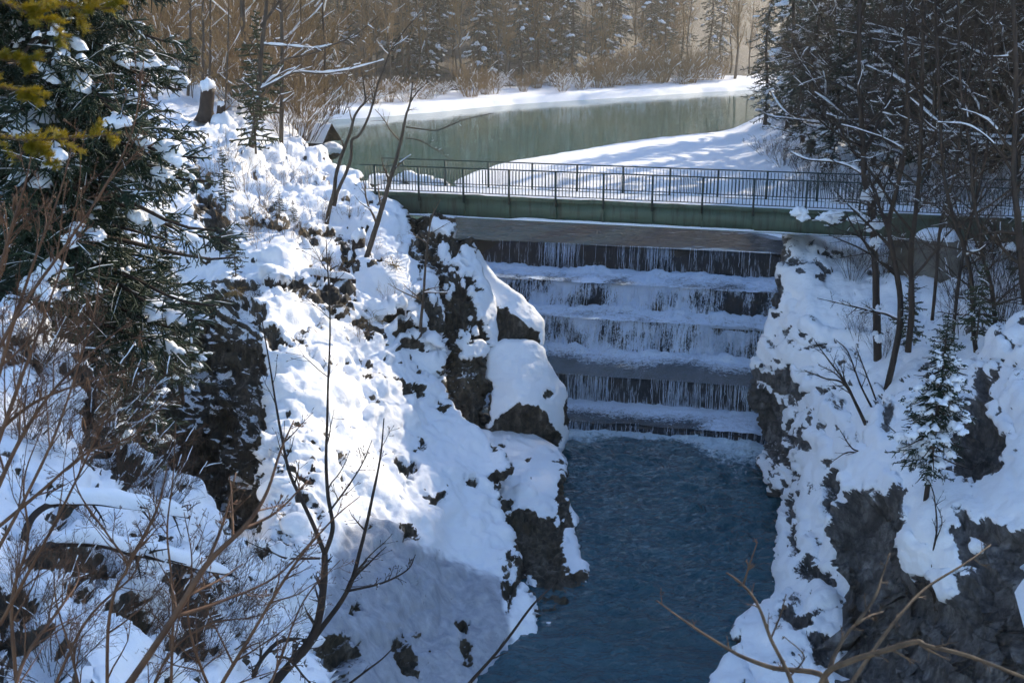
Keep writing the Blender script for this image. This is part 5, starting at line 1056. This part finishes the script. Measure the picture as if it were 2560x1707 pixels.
# small wooden hut at the river edge
hb = at(800, 392, 76.0); hut = empty('river_hut', hb); tag(hut, 'small wooden hut with snowy gabled roof at the river edge', 'hut'); HI = Matrix.Translation(Vector(hb)).inverted()
M['board'] = m_plain('dark_boards', (0.022, 0.017, 0.013), (0.06, 0.045, 0.033), 6, 0.85, 0.3, 0.01)
ax = np.array([0.93, -0.36, 0]); ay = np.array([0.36, 0.93, 0]); uz = np.array([0, 0, 1.0])
zr = at(810, 308, 76)[2]; ze = at(810, 352, 76)[2]; hc = at(788, 340, 76); hc = np.array([hc[0], hc[1], 0])
def hpt(a_, b_, z): return hc+ax*a_+ay*b_+uz*z
mb = MB(); mb.box(hpt(-0.3, 0, (hb[2]+ze)/2-0.1), (1.05, 0.85, (ze-hb[2])/2+0.5), ax, ay); o = mb.build('wall', M['board'], hut, False); o.matrix_parent_inverse = HI
mb = MB(); g = [hpt(0.752, -0.85, ze+0.12), hpt(0.752, 0.85, ze+0.12), hpt(0.752, 0, zr-0.1), hpt(0.70, -0.85, ze+0.12), hpt(0.70, 0.85, ze+0.12), hpt(0.70, 0, zr-0.1)]
mb.add(g, [[0, 3, 4, 1], [1, 4, 5, 2], [2, 5, 3, 0]], [[0, 1, 2], [5, 4, 3]]); o = mb.build('gable', M['board'], hut, False); o.matrix_parent_inverse = HI
for sgn in (-1, 1):
    mb = MB(); n_ = np.array(ay*sgn*1.25+uz*(ze-zr-0.05)); Ls = np.linalg.norm(n_); n_ /= Ls; up_ = np.cross(ax, n_)*sgn; up_ = up_ if up_[2] > 0 else -up_
    mid = hpt(-0.15, 0, zr)+n_*Ls/2; mb.box(mid, (1.45, Ls/2, 0.035), ax, n_, up_); o = mb.build('roof', M['board'], hut, False); o.matrix_parent_inverse = HI
    xs_ = np.linspace(-1, 1, 16); ys_ = np.linspace(-1, 1, 10); gx_, gy_ = np.meshgrid(xs_, ys_); P = mid+ax*(gx_*1.46)[..., None]+n_*(gy_*Ls*0.51)[..., None]; hh = 0.04+0.20*np.sqrt(np.clip((1-gx_**6)*(1-gy_**8), 0, 1))*(1+0.25*fbm(P*1.5, 3, 3)); P = P+up_*hh[..., None]
    o = grid_mesh('roof_snow', P, M['snow']); o.parent = hut; o.matrix_parent_inverse = HI
for a_ in (-1.1, 0.6):
    mb = MB(); mb.box(hpt(a_, -0.7, hb[2]-1.1), (0.09, 0.09, 1.3), ax, ay); o = mb.build('post', M['board'], hut, False); o.matrix_parent_inverse = HI
sp_ = at(np.array([806, 830, 856]), np.array([384, 380, 384]), np.array([75.4, 75.4, 75.4]))
# snowy boulder beside the hut
def boulder(name, c, r, lab, seed, mat='left', cap=0.0):
    bm = bmesh.new(); bmesh.ops.create_icosphere(bm, subdivisions=4, radius=1.0); V = np.array([v.co[:] for v in bm.verts]); F = np.array([[v.index for v in f.verts] for f in bm.faces]); bm.free()
    d = 1+0.30*ridged(V*1.1+seed, seed, 3)+0.12*fbm(V*4, seed+1, 3); V = V*d[:, None]*np.asarray(r); sn_ = sstep(0.05, 0.45, V[:, 2]/np.linalg.norm(V/np.asarray(r), axis=1)/r[2]+0.3*fbm(V*2.5, seed+2, 3)+cap)
    V[:, 2] += 0.12*sn_*r[2]; o = obj(name, mesh_np(name, V, [F], True, {'snow': sn_}), M[mat]); o.location = c; return tag(o, lab, 'boulder')
boulder('shore_boulder', at(826, 378, 75.2), (0.75, 0.7, 0.45), 'white snow covered boulder below the hut gable', 5, cap=0.5)
for i, (px, py, Yd, s_) in enumerate([(950, 452, 54, 0.5), (985, 455, 54, 0.45), (1020, 448, 54.5, 0.55), (1060, 455, 54, 0.5), (1095, 462, 53.6, 0.4)]):
    boulder('bridgehead_boulder', at(px, py+6, Yd), (s_*1.2, s_, s_*0.75), ['snowy boulder behind the railing at its first post', 'snowy boulder behind the railing just past its second post', 'tallest snowy boulder seen through the left end of the railing', 'snowy boulder behind the railing left of its third post', 'small snowy boulder behind the railing at its third post'][i], 40+i, cap=0.35)

# thin brown shoots scattered over the sunny slope
slim = [bush_meshes(270+i, 1.5, 0.9, 12, 5, 3, 0.008, 0.03, 0.10, 0.0045, 0.5, 0.012) for i in range(3)]
for i, (px, py, Yd, sc) in enumerate([(560, 420, 50, 1.3), (610, 470, 48, 1.2), (650, 520, 46, 1.1), (700, 470, 49.5, 1.0), (760, 470, 49.5, 0.9), (800, 560, 46, 0.9), (720, 610, 43.5, 1.1), (660, 640, 42.5, 1.2), (780, 640, 43.6, 0.9), (950, 700, 43.2, 0.9), (980, 760, 42, 0.8), (820, 720, 41.4, 1.0), (900, 850, 39.4, 0.8), (760, 800, 39.3, 0.8), (600, 600, 43.5, 1.3), (540, 480, 48.5, 1.4), (880, 560, 46.6, 0.8), (690, 560, 44.8, 1.0), (640, 590, 43.6, 1.0), (930, 640, 44.6, 0.7), (1010, 640, 45.8, 0.7), (840, 690, 42.6, 0.8)]):
    assemble('slope_shoots', slim[i % 3], dict(stems=M['twig'], twigs=M['far_twig'], snow=M['snow']), at(px, py+8, Yd), i*1.9, sc, 'thin brown leafless shoots poking from the sunny left bank snow', 'bush', 'shoots on the left bank')
# ================================================================== right bank trees
woody('snow_clumped_tree', 'dark trunk with big snow clumps in front of the bridge, leftmost on the right bank', 'tree',
  [([(2196, 955), (2194, 900), (2192, 820), (2190, 745), (2189, 689), (2184, 604), (2183, 520), (2175, 492), (2161, 450), (2158, 380), (2150, 250), (2148, 100), (2150, -80)], 37, (11, 5)),
   ([(2184, 556), (2140, 548), (2090, 552), (2040, 548), (1978, 538)], (37, 37.4), (3.6, 1.6)), ([(2180, 500), (2205, 470), (2150, 400), (2110, 340), (2090, 280)], (37, 38), (4.5, 2)), ([(2160, 440), (2130, 420), (2080, 405), (2020, 400), (1975, 380)], (37, 38), (3, 1.2)), ([(2158, 380), (2190, 320), (2220, 240), (2240, 120)], (37, 38), (4, 1.5))],
  [dict(k=14, L=0.28, ang=(30, 70), t0=0.3, m=6, up=0.03), dict(k=8, L=0.5, m=4)], mat='dark_bark', tmat='dark_bark', snow=0.25, seed=81, tw=0.004, add=0.015)
def clumps(root, spec, seed):
    rg = np.random.default_rng(seed); inv = Matrix.Translation(root.location).inverted()
    for px, py, Yd, wx, hz in spec:
        c = at(px, py, Yd); m_ = px2m(Yd); mp = MB(); n = 5; C = c+rg.normal(size=(n, 3))*np.array([wx*0.28*m_, 0.06, hz*0.30*m_]); T = np.tile([[1., 0, 0]], (n, 1)); S = np.tile([[0, 1., 0]], (n, 1))
        pads(mp, C, T, S, np.full(n, wx*0.38*m_), np.full(n, 0.30*(wx+hz)*0.5*m_), np.full(n, hz*0.42*m_), rg, 12, 12); o = mp.build('snow_clump', M['snow'], root); o.matrix_parent_inverse = inv
snowy_root = [o for o in coll.objects if o.name.startswith('snow_clumped_tree')][0]
clumps(snowy_root, [(2176, 482, 36.9, 26, 40), (2196, 568, 36.9, 30, 26), (2188, 600, 36.9, 18, 30), (2000, 532, 37.2, 50, 22), (2075, 545, 37.2, 60, 20), (2155, 548, 37.0, 50, 18), (2196, 770, 36.8, 14, 12), (2196, 845, 36.8, 22, 24)], 3)
woody('bent_tree', 'bent dark trunk just right of the snow clumped trunk', 'tree',
  [([(2214, 990), (2222, 950), (2235, 893), (2248, 820), (2250, 740), (2237, 660), (2231, 630), (2222, 560), (2240, 480), (2262, 380), (2270, 250), (2262, 100), (2260, -80)], 35, (9, 4)), ([(2248, 800), (2215, 785), (2178, 777), (2100, 758), (2043, 745)], (35, 36), (4, 1)), ([(2240, 690), (2205, 660), (2180, 640)], 35, (3, 1.2)), ([(2225, 575), (2200, 520), (2190, 480), (2160, 430)], (35, 36), (4, 2))],
  [dict(k=13, L=0.25, ang=(30, 70), t0=0.2, m=6, up=0.03), dict(k=7, L=0.5, m=4)], mat='dark_bark', tmat='dark_bark', snow=0.15, seed=82, tw=0.004)
for i, (st, Yd, r, lab) in enumerate([([(2270, 880), (2278, 800), (2279, 717), (2276, 632), (2288, 540), (2300, 400), (2305, 200), (2310, -60)], 34.5, (8, 4), 'reddish dark trunk directly left of the concrete pier'),
    ([(2440, 880), (2433, 820), (2427, 689), (2405, 604), (2377, 520), (2360, 436), (2350, 300), (2342, 100), (2335, -80)], 33, (6.5, 3), 'slanting trunk just right of the concrete pier'),
    ([(2495, 880), (2489, 820), (2478, 717), (2455, 632), (2450, 576), (2433, 500), (2425, 380), (2400, 200), (2395, -60)], 32.5, (6, 3), 'curved trunk near the right edge, second from the pier'),
    ([(2565, 760), (2551, 632), (2545, 548), (2534, 436), (2540, 200), (2530, -60)], 31.5, (10, 5), 'dark trunk at the right edge of the picture'),
    ([(2380, 860), (2390, 760), (2405, 650), (2440, 500), (2470, 350), (2480, 150), (2490, -40)], 34, (5, 2.5), 'thin crossing trunk behind the slanting trunk'),
    ([(2330, 800), (2340, 700), (2352, 560), (2390, 420), (2410, 260), (2440, 60)], 36, (4.5, 2.5), 'thin trunk rising from behind the little spruce')]):
    woody('bank_tree', lab, 'tree', [(st, Yd, r), ([st[3], (st[3][0]-45, st[3][1]-70), (st[3][0]-110, st[3][1]-120), (st[3][0]-190, st[3][1]-130)], (Yd, Yd+0.8), (r[1]*0.7, 1.0)), ([st[4], (st[4][0]+50, st[4][1]-70), (st[4][0]+120, st[4][1]-110)], (Yd, Yd+0.8), (r[1]*0.7, 1.0))],
      [dict(k=16, L=0.26, ang=(30, 75), t0=0.1, m=6, up=0.02, jit=0.13), dict(k=8, L=0.5, m=4), dict(k=3, L=0.5, m=3)], mat='dark_bark', tmat='dark_twig', snow=0.09, seed=90+i, tw=0.004)
woody('dark_shrub', 'dark leafless shrub leaning left on the right bank snow', 'bush',
  [([(2165, 1062), (2140, 1010), (2114, 957), (2075, 905), (2036, 851)], (33, 34), (5, 1)), ([(2150, 1030), (2110, 960), (2060, 945), (2010, 925)], (33, 34), (3.5, 1)), ([(2180, 1020), (2150, 960), (2120, 880), (2090, 850)], (33, 34), (3, 1)), ([(2190, 1000), (2160, 920), (2140, 870)], 33, (2.6, 1)), ([(2128, 980), (2090, 935), (2046, 912)], 33.5, (2.4, 1))],
  [dict(k=8, L=0.35, ang=(25, 55), t0=0.25, m=5, up=0.04), dict(k=5, L=0.5, m=4)], mat='dark_bark', tmat='dark_bark', seed=101, tw=0.003)
woody('ledge_twigs', 'bare twig bush on the snow ledge above the dark overhang', 'bush', [([(2160, 1130), (2130, 1120), (2100, 1075)], 29.8, (2.6, 1)), ([(2160, 1135), (2120, 1130), (2085, 1150)], 29.8, (2.2, 1)), ([(2285, 1120), (2250, 1090), (2215, 1060)], 28.5, (2, 1))], [dict(k=6, L=0.4, ang=(25, 60), t0=0.2, m=5), dict(k=3, L=0.5, m=3)], mat='dark_bark', tmat='dark_bark', seed=102, tw=0.003)
woody('ledge_sapling', 'upright sapling growing from the ledge below the little spruce', 'tree', [([(2350, 1707), (2343, 1600), (2335, 1480), (2330, 1400), (2342, 1320), (2335, 1240), (2322, 1200)], 24, (4.5, 1.2)), ([(2340, 1350), (2355, 1300), (2330, 1240)], 24, (1.8, 0.8))], [dict(k=9, L=0.14, ang=(35, 70), t0=0.3, m=5), dict(k=3, L=0.5, m=3)], mat='dark_bark', tmat='dark_bark', seed=103, tw=0.003)
little = spruce_meshes(441, 4.9, 0.060, 1.15, 0.16, 170, 20, 3, 0.85, 0.30, 0.013, 0.3, 1.35, 0.75, gap=0.1, dead=0.55)
assemble('little_spruce', little, SP2, at(2313, 1262, 25.2), 1.0, 1.0, 'little snow laden spruce on the right rock ledge', 'tree')
assemble('young_spruce', pine[0], SP2, at(2265, 870, 35.0), 1.0, 0.75, 'small dark spruce just behind the little snow laden spruce', 'tree')
assemble('young_spruce', pine[1], SP2, at(2440, 860, 32.0), 2.0, 0.8, 'small dark spruce right of the little snow laden spruce', 'tree')
assemble('edge_fir', mid_spruce[1], SP2, (at(2640, 900, 33)[0], 33, 11.2), 0.3, 0.75, 'dark fir cut by the right edge of the picture', 'tree')
thicket = [bush_meshes(280+i, 2.4, 1.6, 22, 8, 4, 0.010, 0.05, 0.10, 0.004, 0.45, 0.01) for i in range(2)]
for i, (px, py, Yd, sc) in enumerate([(2130, 700, 42, 0.8), (2200, 690, 42, 0.8), (2420, 760, 38, 1.2), (2500, 800, 34, 1.2), (2480, 700, 40, 1.3), (2550, 740, 36, 1.2), (2400, 850, 36, 0.9), (2540, 860, 31, 0.9), (2150, 850, 39, 0.6), (2210, 900, 37, 0.6)]):
    assemble('leafless_thicket', thicket[i % 2], BU2, at(px, py, Yd), i*1.3, sc, 'thin leafless thicket in the snow between the trunks below the bridge', 'bush', 'thickets below the right end of the bridge')
# ================================================================== foreground: shrubs between viewer and gorge
woody('forked_sapling', 'dark forked sapling rising in the foreground before the snow slope', 'tree',
  [([(640, 1760), (684, 1707), (768, 1611), (797, 1544), (810, 1448), (812, 1385)], (13.6, 14), (14, 9)),
   ([(812, 1385), (786, 1318), (755, 1251), (722, 1176), (701, 1075), (689, 1006), (672, 900), (655, 800)], (14, 14.6), (6.5, 1.3)),
   ([(812, 1385), (832, 1318), (820, 1239), (815, 1150), (818, 1050), (820, 964), (825, 799), (815, 600)], (14, 14.4), (6.5, 1.3)),
   ([(785, 1595), (868, 1477), (902, 1368), (931, 1243), (952, 1134), (960, 1045)], (14, 14.6), (7.5, 1.4)),
   ([(610, 1780), (629, 1707), (650, 1653), (692, 1607), (734, 1597), (776, 1603)], (13.2, 13.9), (7, 5)),
   ([(868, 1477), (956, 1456), (1019, 1423), (1039, 1385)], (14, 14.3), (3.6, 1)), ([(690, 1640), (725, 1648), (760, 1690), (790, 1720)], (13.6, 13.4), (4, 2)), ([(822, 1280), (870, 1215), (905, 1160), (930, 1100)], (14, 14.3), (3, 1)), ([(800, 1395), (720, 1395), (680, 1380), (610, 1350)], (14, 13.6), (3.5, 1))],
  [dict(k=9, L=0.24, ang=(28, 60), t0=0.15, m=6, up=0.05, jit=0.09), dict(k=4, L=0.45, m=4, up=0.04)], mat='dark_bark', tmat='dark_twig', seed=111, tw=0.0035, sides=9, buds=0.016, snow=0.04)
woody('bare_pole', 'straight dark leaning stick at the lower edge above the water', 'branch', [([(1150, 1740), (1174, 1707), (1254, 1616), (1329, 1515), (1375, 1470), (1396, 1440)], (15, 16), (6, 1.2)), ([(858, 1720), (918, 1674), (956, 1645), (990, 1611)], (15, 15.5), (4, 1.2))], [dict(k=4, L=0.16, ang=(30, 60), t0=0.3, m=5)], mat='dark_bark', tmat='dark_bark', seed=112, tw=0.003)
woody('near_diagonal_branch', 'thick brown branch slanting up from the lower left foreground', 'branch',
  [([(255, 1800), (323, 1707), (430, 1549), (517, 1410), (614, 1313), (666, 1232), (700, 1130), (735, 1050)], (3.6, 4.2), (12, 2)), ([(517, 1410), (560, 1300), (590, 1180)], (4, 4.2), (5, 2)), ([(600, 1325), (690, 1280), (770, 1200)], (4.1, 4.4), (5, 1.6)), ([(440, 1540), (560, 1500), (690, 1440), (800, 1330)], (3.9, 4.3), (5.5, 1.6))],
  [dict(k=6, L=0.22, ang=(30, 60), t0=0.3, m=5, up=0.03), dict(k=3, L=0.5, m=4)], mat='red_twig', tmat='red_twig', seed=113, tw=0.0018, buds=0.008, wob=0.02)
hz_stems = [
  [(268, 1800), (270, 1580), (290, 1470), (318, 1413), (265, 1330), (195, 1225), (180, 1120)], [(318, 1413), (365, 1330), (400, 1250), (420, 1150)], [(425, 1800), (432, 1500), (418, 1330), (432, 1200), (440, 1050)], [(215, 1800), (180, 1640), (140, 1500), (135, 1390)],
  [(20, 1800), (60, 1650), (150, 1520), (195, 1450), (190, 1400)], [(0, 1560), (60, 1450), (130, 1320), (200, 1180), (260, 1050), (300, 960)], [(-20, 1400), (60, 1250), (140, 1080), (200, 900), (240, 760), (250, 640)], [(-20, 1250), (50, 1100), (130, 980), (230, 880), (330, 800)],
  [(-20, 1150), (40, 980), (100, 820), (160, 650), (190, 560)], [(-20, 1000), (30, 820), (90, 640), (150, 480), (190, 330)], [(-20, 900), (60, 760), (160, 620), (260, 470), (330, 330), (360, 150)], [(-20, 760), (20, 600), (60, 470), (80, 380)],
  [(560, 1800), (500, 1660), (470, 1540), (480, 1400), (460, 1280)], [(640, 1800), (700, 1650), (760, 1500), (850, 1400)], [(500, 1800), (620, 1600), (730, 1420), (830, 1300), (900, 1240)], [(100, 1800), (210, 1560), (330, 1440), (350, 1380)], [(350, 1800), (420, 1640), (520, 1560), (640, 1540), (700, 1500)],
  [(-20, 1330), (100, 1230), (220, 1130), (330, 1090), (420, 1000)], [(-30, 1100), (80, 1010), (200, 960), (300, 930)], [(40, 1700), (30, 1500), (70, 1350), (60, 1200), (110, 1060)]]
rg = np.random.default_rng(9)
labs = ['hazel stem zigzagging up through the lower left', 'hazel shoot forking off right of the zigzag stem', 'upright hazel stem left of the thick diagonal branch', 'short hazel stem at the bottom left', 'bent hazel stem at the lower left corner', 'long hazel rod slanting across the snowy arched trunk', 'tall hazel rod reaching towards the big spruce', 'low slanting hazel rod below the spruce', 'hazel rod rising along the left edge', 'upper hazel rod along the left edge', 'longest hazel rod crossing the big spruce', 'hazel tip at the upper left edge']
groups = [(0, 4, 'zigzag hazel shrub with buds at the bottom left', 5.2), (4, 8, 'tall leaning hazel shrub with catkins at the left', 4.6), (8, 12, 'brown hazel shrub along the left edge before the big spruce', 4.2), (12, 17, 'spreading budded shrub at the bottom left of the forked sapling', 5.6), (17, 20, 'low twiggy hazel shrub beside the snowy arched trunks', 5.0)]
for gi, (a0, a1, lab, Yd) in enumerate(groups):
    st = [(hz_stems[i], (Yd+0.5*rg.random(), Yd+0.9*rg.random()), (4.2+2.2*rg.random(), 1.1)) for i in range(a0, a1)]
    root, lv = woody('hazel_shrub', lab, 'bush', st, [dict(k=10, L=0.34, ang=(18, 50), t0=0.1, m=6, up=0.05, jit=0.08), dict(k=4, L=0.42, ang=(25, 55), m=4, up=0.03), dict(k=2, L=0.5, ang=(25, 55), m=3)], mat='red_twig', tmat='red_twig', seed=120+gi, tw=0.0017, buds=0.006, wob=0.02)
    if gi in (1, 2):     # catkins
        P, R = lv[2]; pick = rg.choice(len(P), min(26, len(P)), replace=False); inv = Matrix.Translation(root.location).inverted()
        for c_ in range(0, 10):
            p0 = P[pick[c_], rg.integers(2, 4)]; mb = MB()
            for q_ in range(2):
                off = np.array([0.006*(q_*2-1), 0, 0]); L_ = 0.045+0.02*rg.random(); pts = p0+off*np.linspace(0.2, 1.6, 7)[:, None]-np.array([0, 0, 1.0])*np.linspace(0, L_, 7)[:, None]; mb.path(pts, 0.0042*np.array([.5, .9, 1, 1, .95, .85, .4]), 6)
            o = mb.build('catkin', M['red_twig'], root); o.matrix_parent_inverse = inv
# snow loaded arched trunks
def arched(lab, pp, Yd, r, cap, seed, i0):
    root, lv = woody('arched_trunk', lab, 'log', [(pp, Yd, r)], [dict(k=12, L=0.25, ang=(35, 75), t0=0.45, m=6, up=-0.05), dict(k=5, L=0.5, m=4)], mat='dark_bark', tmat='dark_bark', seed=seed, sides=10, tw=0.004)
    P = lv[0][0][0]; o = drift('snow', P[i0:]+np.array([0, 0, 1.0])*(lv[0][1][0][i0:, None]*0.75), cap*1.05, cap, M['snow'], None, seed+1, 60, 11); o.parent = root; o.matrix_parent_inverse = Matrix.Translation(root.location).inverted()
arched('upper arched trunk carrying a thick snow ridge at lower left', [(62, 1420), (62, 1345), (78, 1297), (110, 1268), (145, 1258), (226, 1256), (291, 1264), (372, 1274), (475, 1292)], (11.6, 12.8), (11, 5), 0.20, 131, 6)
arched('lower arched trunk carrying a long snow ridge at lower left', [(68, 1420), (97, 1380), (129, 1362), (194, 1356), (259, 1362), (323, 1380), (420, 1400), (485, 1416), (580, 1436)], (11.0, 12.6), (13, 6), 0.20, 135, 3)
# branch in the lower right foreground
woody('near_branch', 'pale brown forked branch reaching over the water at lower right', 'branch',
  [([(2040, 1800), (2061, 1692), (1935, 1669), (1861, 1643), (1828, 1626), (1763, 1586), (1702, 1545), (1641, 1500)], (3.0, 3.4), (8.5, 1.8)), ([(2040, 1800), (2061, 1690), (2130, 1651), (2212, 1626), (2290, 1604), (2318, 1614), (2408, 1635), (2485, 1663), (2570, 1697)], (3.0, 2.8), (9.5, 4.2)),
   ([(1995, 1780), (1979, 1707), (1959, 1659), (1926, 1594), (1902, 1528), (1877, 1484), (1845, 1451), (1816, 1431)], (3.0, 3.3), (7, 2.2)), ([(1858, 1462), (1874, 1410), (1894, 1353)], 3.25, (3, 1.2)),
   ([(2120, 1720), (2183, 1626), (2253, 1533), (2318, 1467), (2416, 1406), (2477, 1361)], (3.4, 4.0), (6, 2)), ([(2075, 1670), (2090, 1630), (2126, 1573), (2171, 1541), (2208, 1528)], (3.0, 3.2), (6, 2)), ([(2140, 1560), (2187, 1492), (2205, 1440), (2224, 1382)], (3.1, 3.3), (5, 1.8)), ([(1925, 1600), (1950, 1540), (1965, 1485)], 3.15, (3, 1.5)), ([(1975, 1690), (2010, 1640), (1960, 1590)], 3.1, (3, 1.4))],
  [dict(k=5, L=0.14, ang=(25, 60), t0=0.2, m=5), dict(k=2, L=0.4, m=3)], mat='twig', tmat='twig', seed=141, tw=0.0016, sides=9, wob=0.01, buds=0.004)
# blurred fir sprays hanging into the upper left corner, very near
def fir_spray(stems, lab, seed):
    rg = np.random.default_rng(seed); root = None
    for si, (pp, Yd, ln) in enumerate(stems):
        pp = np.asarray(pp, float); P = smooth_path(at(pp[:, 0], pp[:, 1], np.full(len(pp), Yd)), 10); 
        if root is None: root = empty('fir_branch', P[0]); tag(root, lab, 'branch'); inv = Matrix.Translation(Vector(P[0])).inverted()
        mb = MB(); mb.path(P, np.linspace(0.0035, 0.0018, len(P)), 6); o = mb.build('twig', M['twig'], root); o.matrix_parent_inverse = inv
        S, _ = spawn(P[None], np.full((1, len(P)), 0.002), 9, rg, 0.30, (35, 60), 0.05, 1.0, 6, -0.02, 0.05, 0.8, 0.5, 0.0012, flat=0.3)
        allp = [resample(P, 40)]+[resample(q, 16) for q in S]; mn = MB()
        for Q in allp:
            n = len(Q)*5; f = rg.random(n)*(len(Q)-1.001); i = f.astype(int); w_ = (f-i)[:, None]; p0 = Q[i]*(1-w_)+Q[i+1]*w_; T = Q[i+1]-Q[i]; T /= np.linalg.norm(T, axis=1, keepdims=True)
            q = rg.normal(size=(n, 3)); q[:, 2] = np.abs(q[:, 2])*0.5; q -= T*(q*T).sum(1, keepdims=True); q /= np.linalg.norm(q, axis=1, keepdims=True); d = T*0.55+q*0.85
            mn.segs(p0, p0+d*(ln*(0.7+0.5*rg.random(n)))[:, None], np.full(n, 0.0010), np.full(n, 0.0005), 3)
        tubes(mn, S, np.full(S.shape[:2], 0.0012), 3)
        o = mn.build('needles', M['fir'], root); o.matrix_parent_inverse = inv; o['kind'] = 'stuff'
fir_spray([([(-60, -30), (40, 20), (110, 50), (165, 95)], 2.1, 0.015), ([(40, -60), (130, 10), (220, 20), (290, 20)], 2.2, 0.015), ([(-60, 130), (20, 150), (90, 150)], 2.1, 0.013)], 'blurred yellow green fir spray in the upper left corner', 151)
fir_spray([([(-40, 330), (60, 350), (180, 345), (295, 335)], 2.3, 0.014), ([(60, 350), (110, 385), (140, 420)], 2.3, 0.013), ([(-40, 210), (40, 225), (110, 240)], 2.3, 0.012)], 'blurred yellow green fir spray across the big spruce', 152)

# low brown brambles on the slope below the viewpoint
bram = [bush_meshes(290+i, 0.9, 1.2, 40, 7, 3, 0.006, -0.02, 0.06, 0.003, 0.6, 0.006) for i in range(3)]
for i, (px, py, Yd, sc) in enumerate([(60, 900, 18.5, 1.3), (170, 960, 18.5, 1.2), (40, 1080, 15.5, 1.1), (150, 1120, 16, 1.1), (300, 1190, 17, 1.2), (380, 1260, 16.5, 1.2), (60, 1500, 10, 0.8), (200, 1530, 11, 0.9), (330, 1560, 12, 1.0), (440, 1500, 15, 1.2), (500, 1620, 13.5, 1.1), (380, 1680, 10.5, 0.9), (120, 1650, 9, 0.7), (620, 1600, 15.5, 1.1), (250, 1430, 12.6, 0.9), (560, 1500, 16, 1.2), (260, 1060, 19, 1.4), (110, 870, 20, 1.4)]):
    assemble('bramble', bram[i % 3], dict(stems=M['twig'], twigs=M['red_twig'], snow=M['snow']), at(px, py, Yd)-np.array([0, 0, 0.1]), i*1.1, sc, 'low brown bramble tangle in the snow at the lower left', 'bush', 'brambles on the foreground slope')
# ================================================================== air: thin winter haze over the whole valley
mb = MB(); mb.box((60, 190, 40), (700, 700, 41.5))
t = NT('haze'); t.n.remove(t.b); pv = t.new('ShaderNodeVolumePrincipled'); pv.inputs['Color'].default_value = (0.98, 0.92, 0.82, 1)
pv.inputs['Density'].default_value = 0.00045; pv.inputs['Anisotropy'].default_value = 0.55
t.link(pv.outputs[0], t.out.inputs['Volume'])
hz_ = mb.build('haze', t.m, None, False); tag(hz_, 'thin winter haze hanging over the river valley', 'haze', kind='stuff')

# ================================================================== labels: place in a row, counted from the left
ORD = 'first second third fourth fifth sixth seventh eighth ninth tenth eleventh twelfth thirteenth fourteenth fifteenth sixteenth seventeenth eighteenth nineteenth twentieth twenty-first twenty-second twenty-third twenty-fourth twenty-fifth twenty-sixth twenty-seventh twenty-eighth twenty-ninth thirtieth thirty-first thirty-second thirty-third thirty-fourth thirty-fifth thirty-sixth thirty-seventh thirty-eighth thirty-ninth fortieth'.split()
for g_, base_ in [('willow bushes along the far bank', 'golden brown willow bush on the far bank, {} from the left'), ('brambles on the foreground slope', 'brown bramble tangle in the lower left snow, {} from the left'),
        ('shrubs on the right bank', 'tangled shrub at the edge of the right woods, {} from the left'), ('leafless trees on the right bank', 'leafless snow laden tree in the woods behind the bridge, {} from the left'),
        ('thickets below the right end of the bridge', 'thin leafless thicket in the snow below the bridge, {} from the left'), ('shoots on the left bank', 'thin brown shoots in the sunny left bank snow, {} from the left'),
        ('leafless trees behind the right bridgehead', 'leafless tree behind the right end of the bridge, {} from the left'), ('spruces behind the right bridgehead', 'spruce behind the right end of the bridge, {} from the left'),
        ('brush above the left bank', 'leafless brush above the sunny left bank, {} from the left'), ('spruces on the right bank', 'dark spruce in the woods behind the bridge, {} from the left')]:
    L_ = [o for o in coll.objects if o.get('group') == g_]; L_.sort(key=lambda o: float(project(np.array(o.location))[0]))
    for i, o in enumerate(L_):
        if i < len(ORD): o['label'] = base_.format(ORD[i])
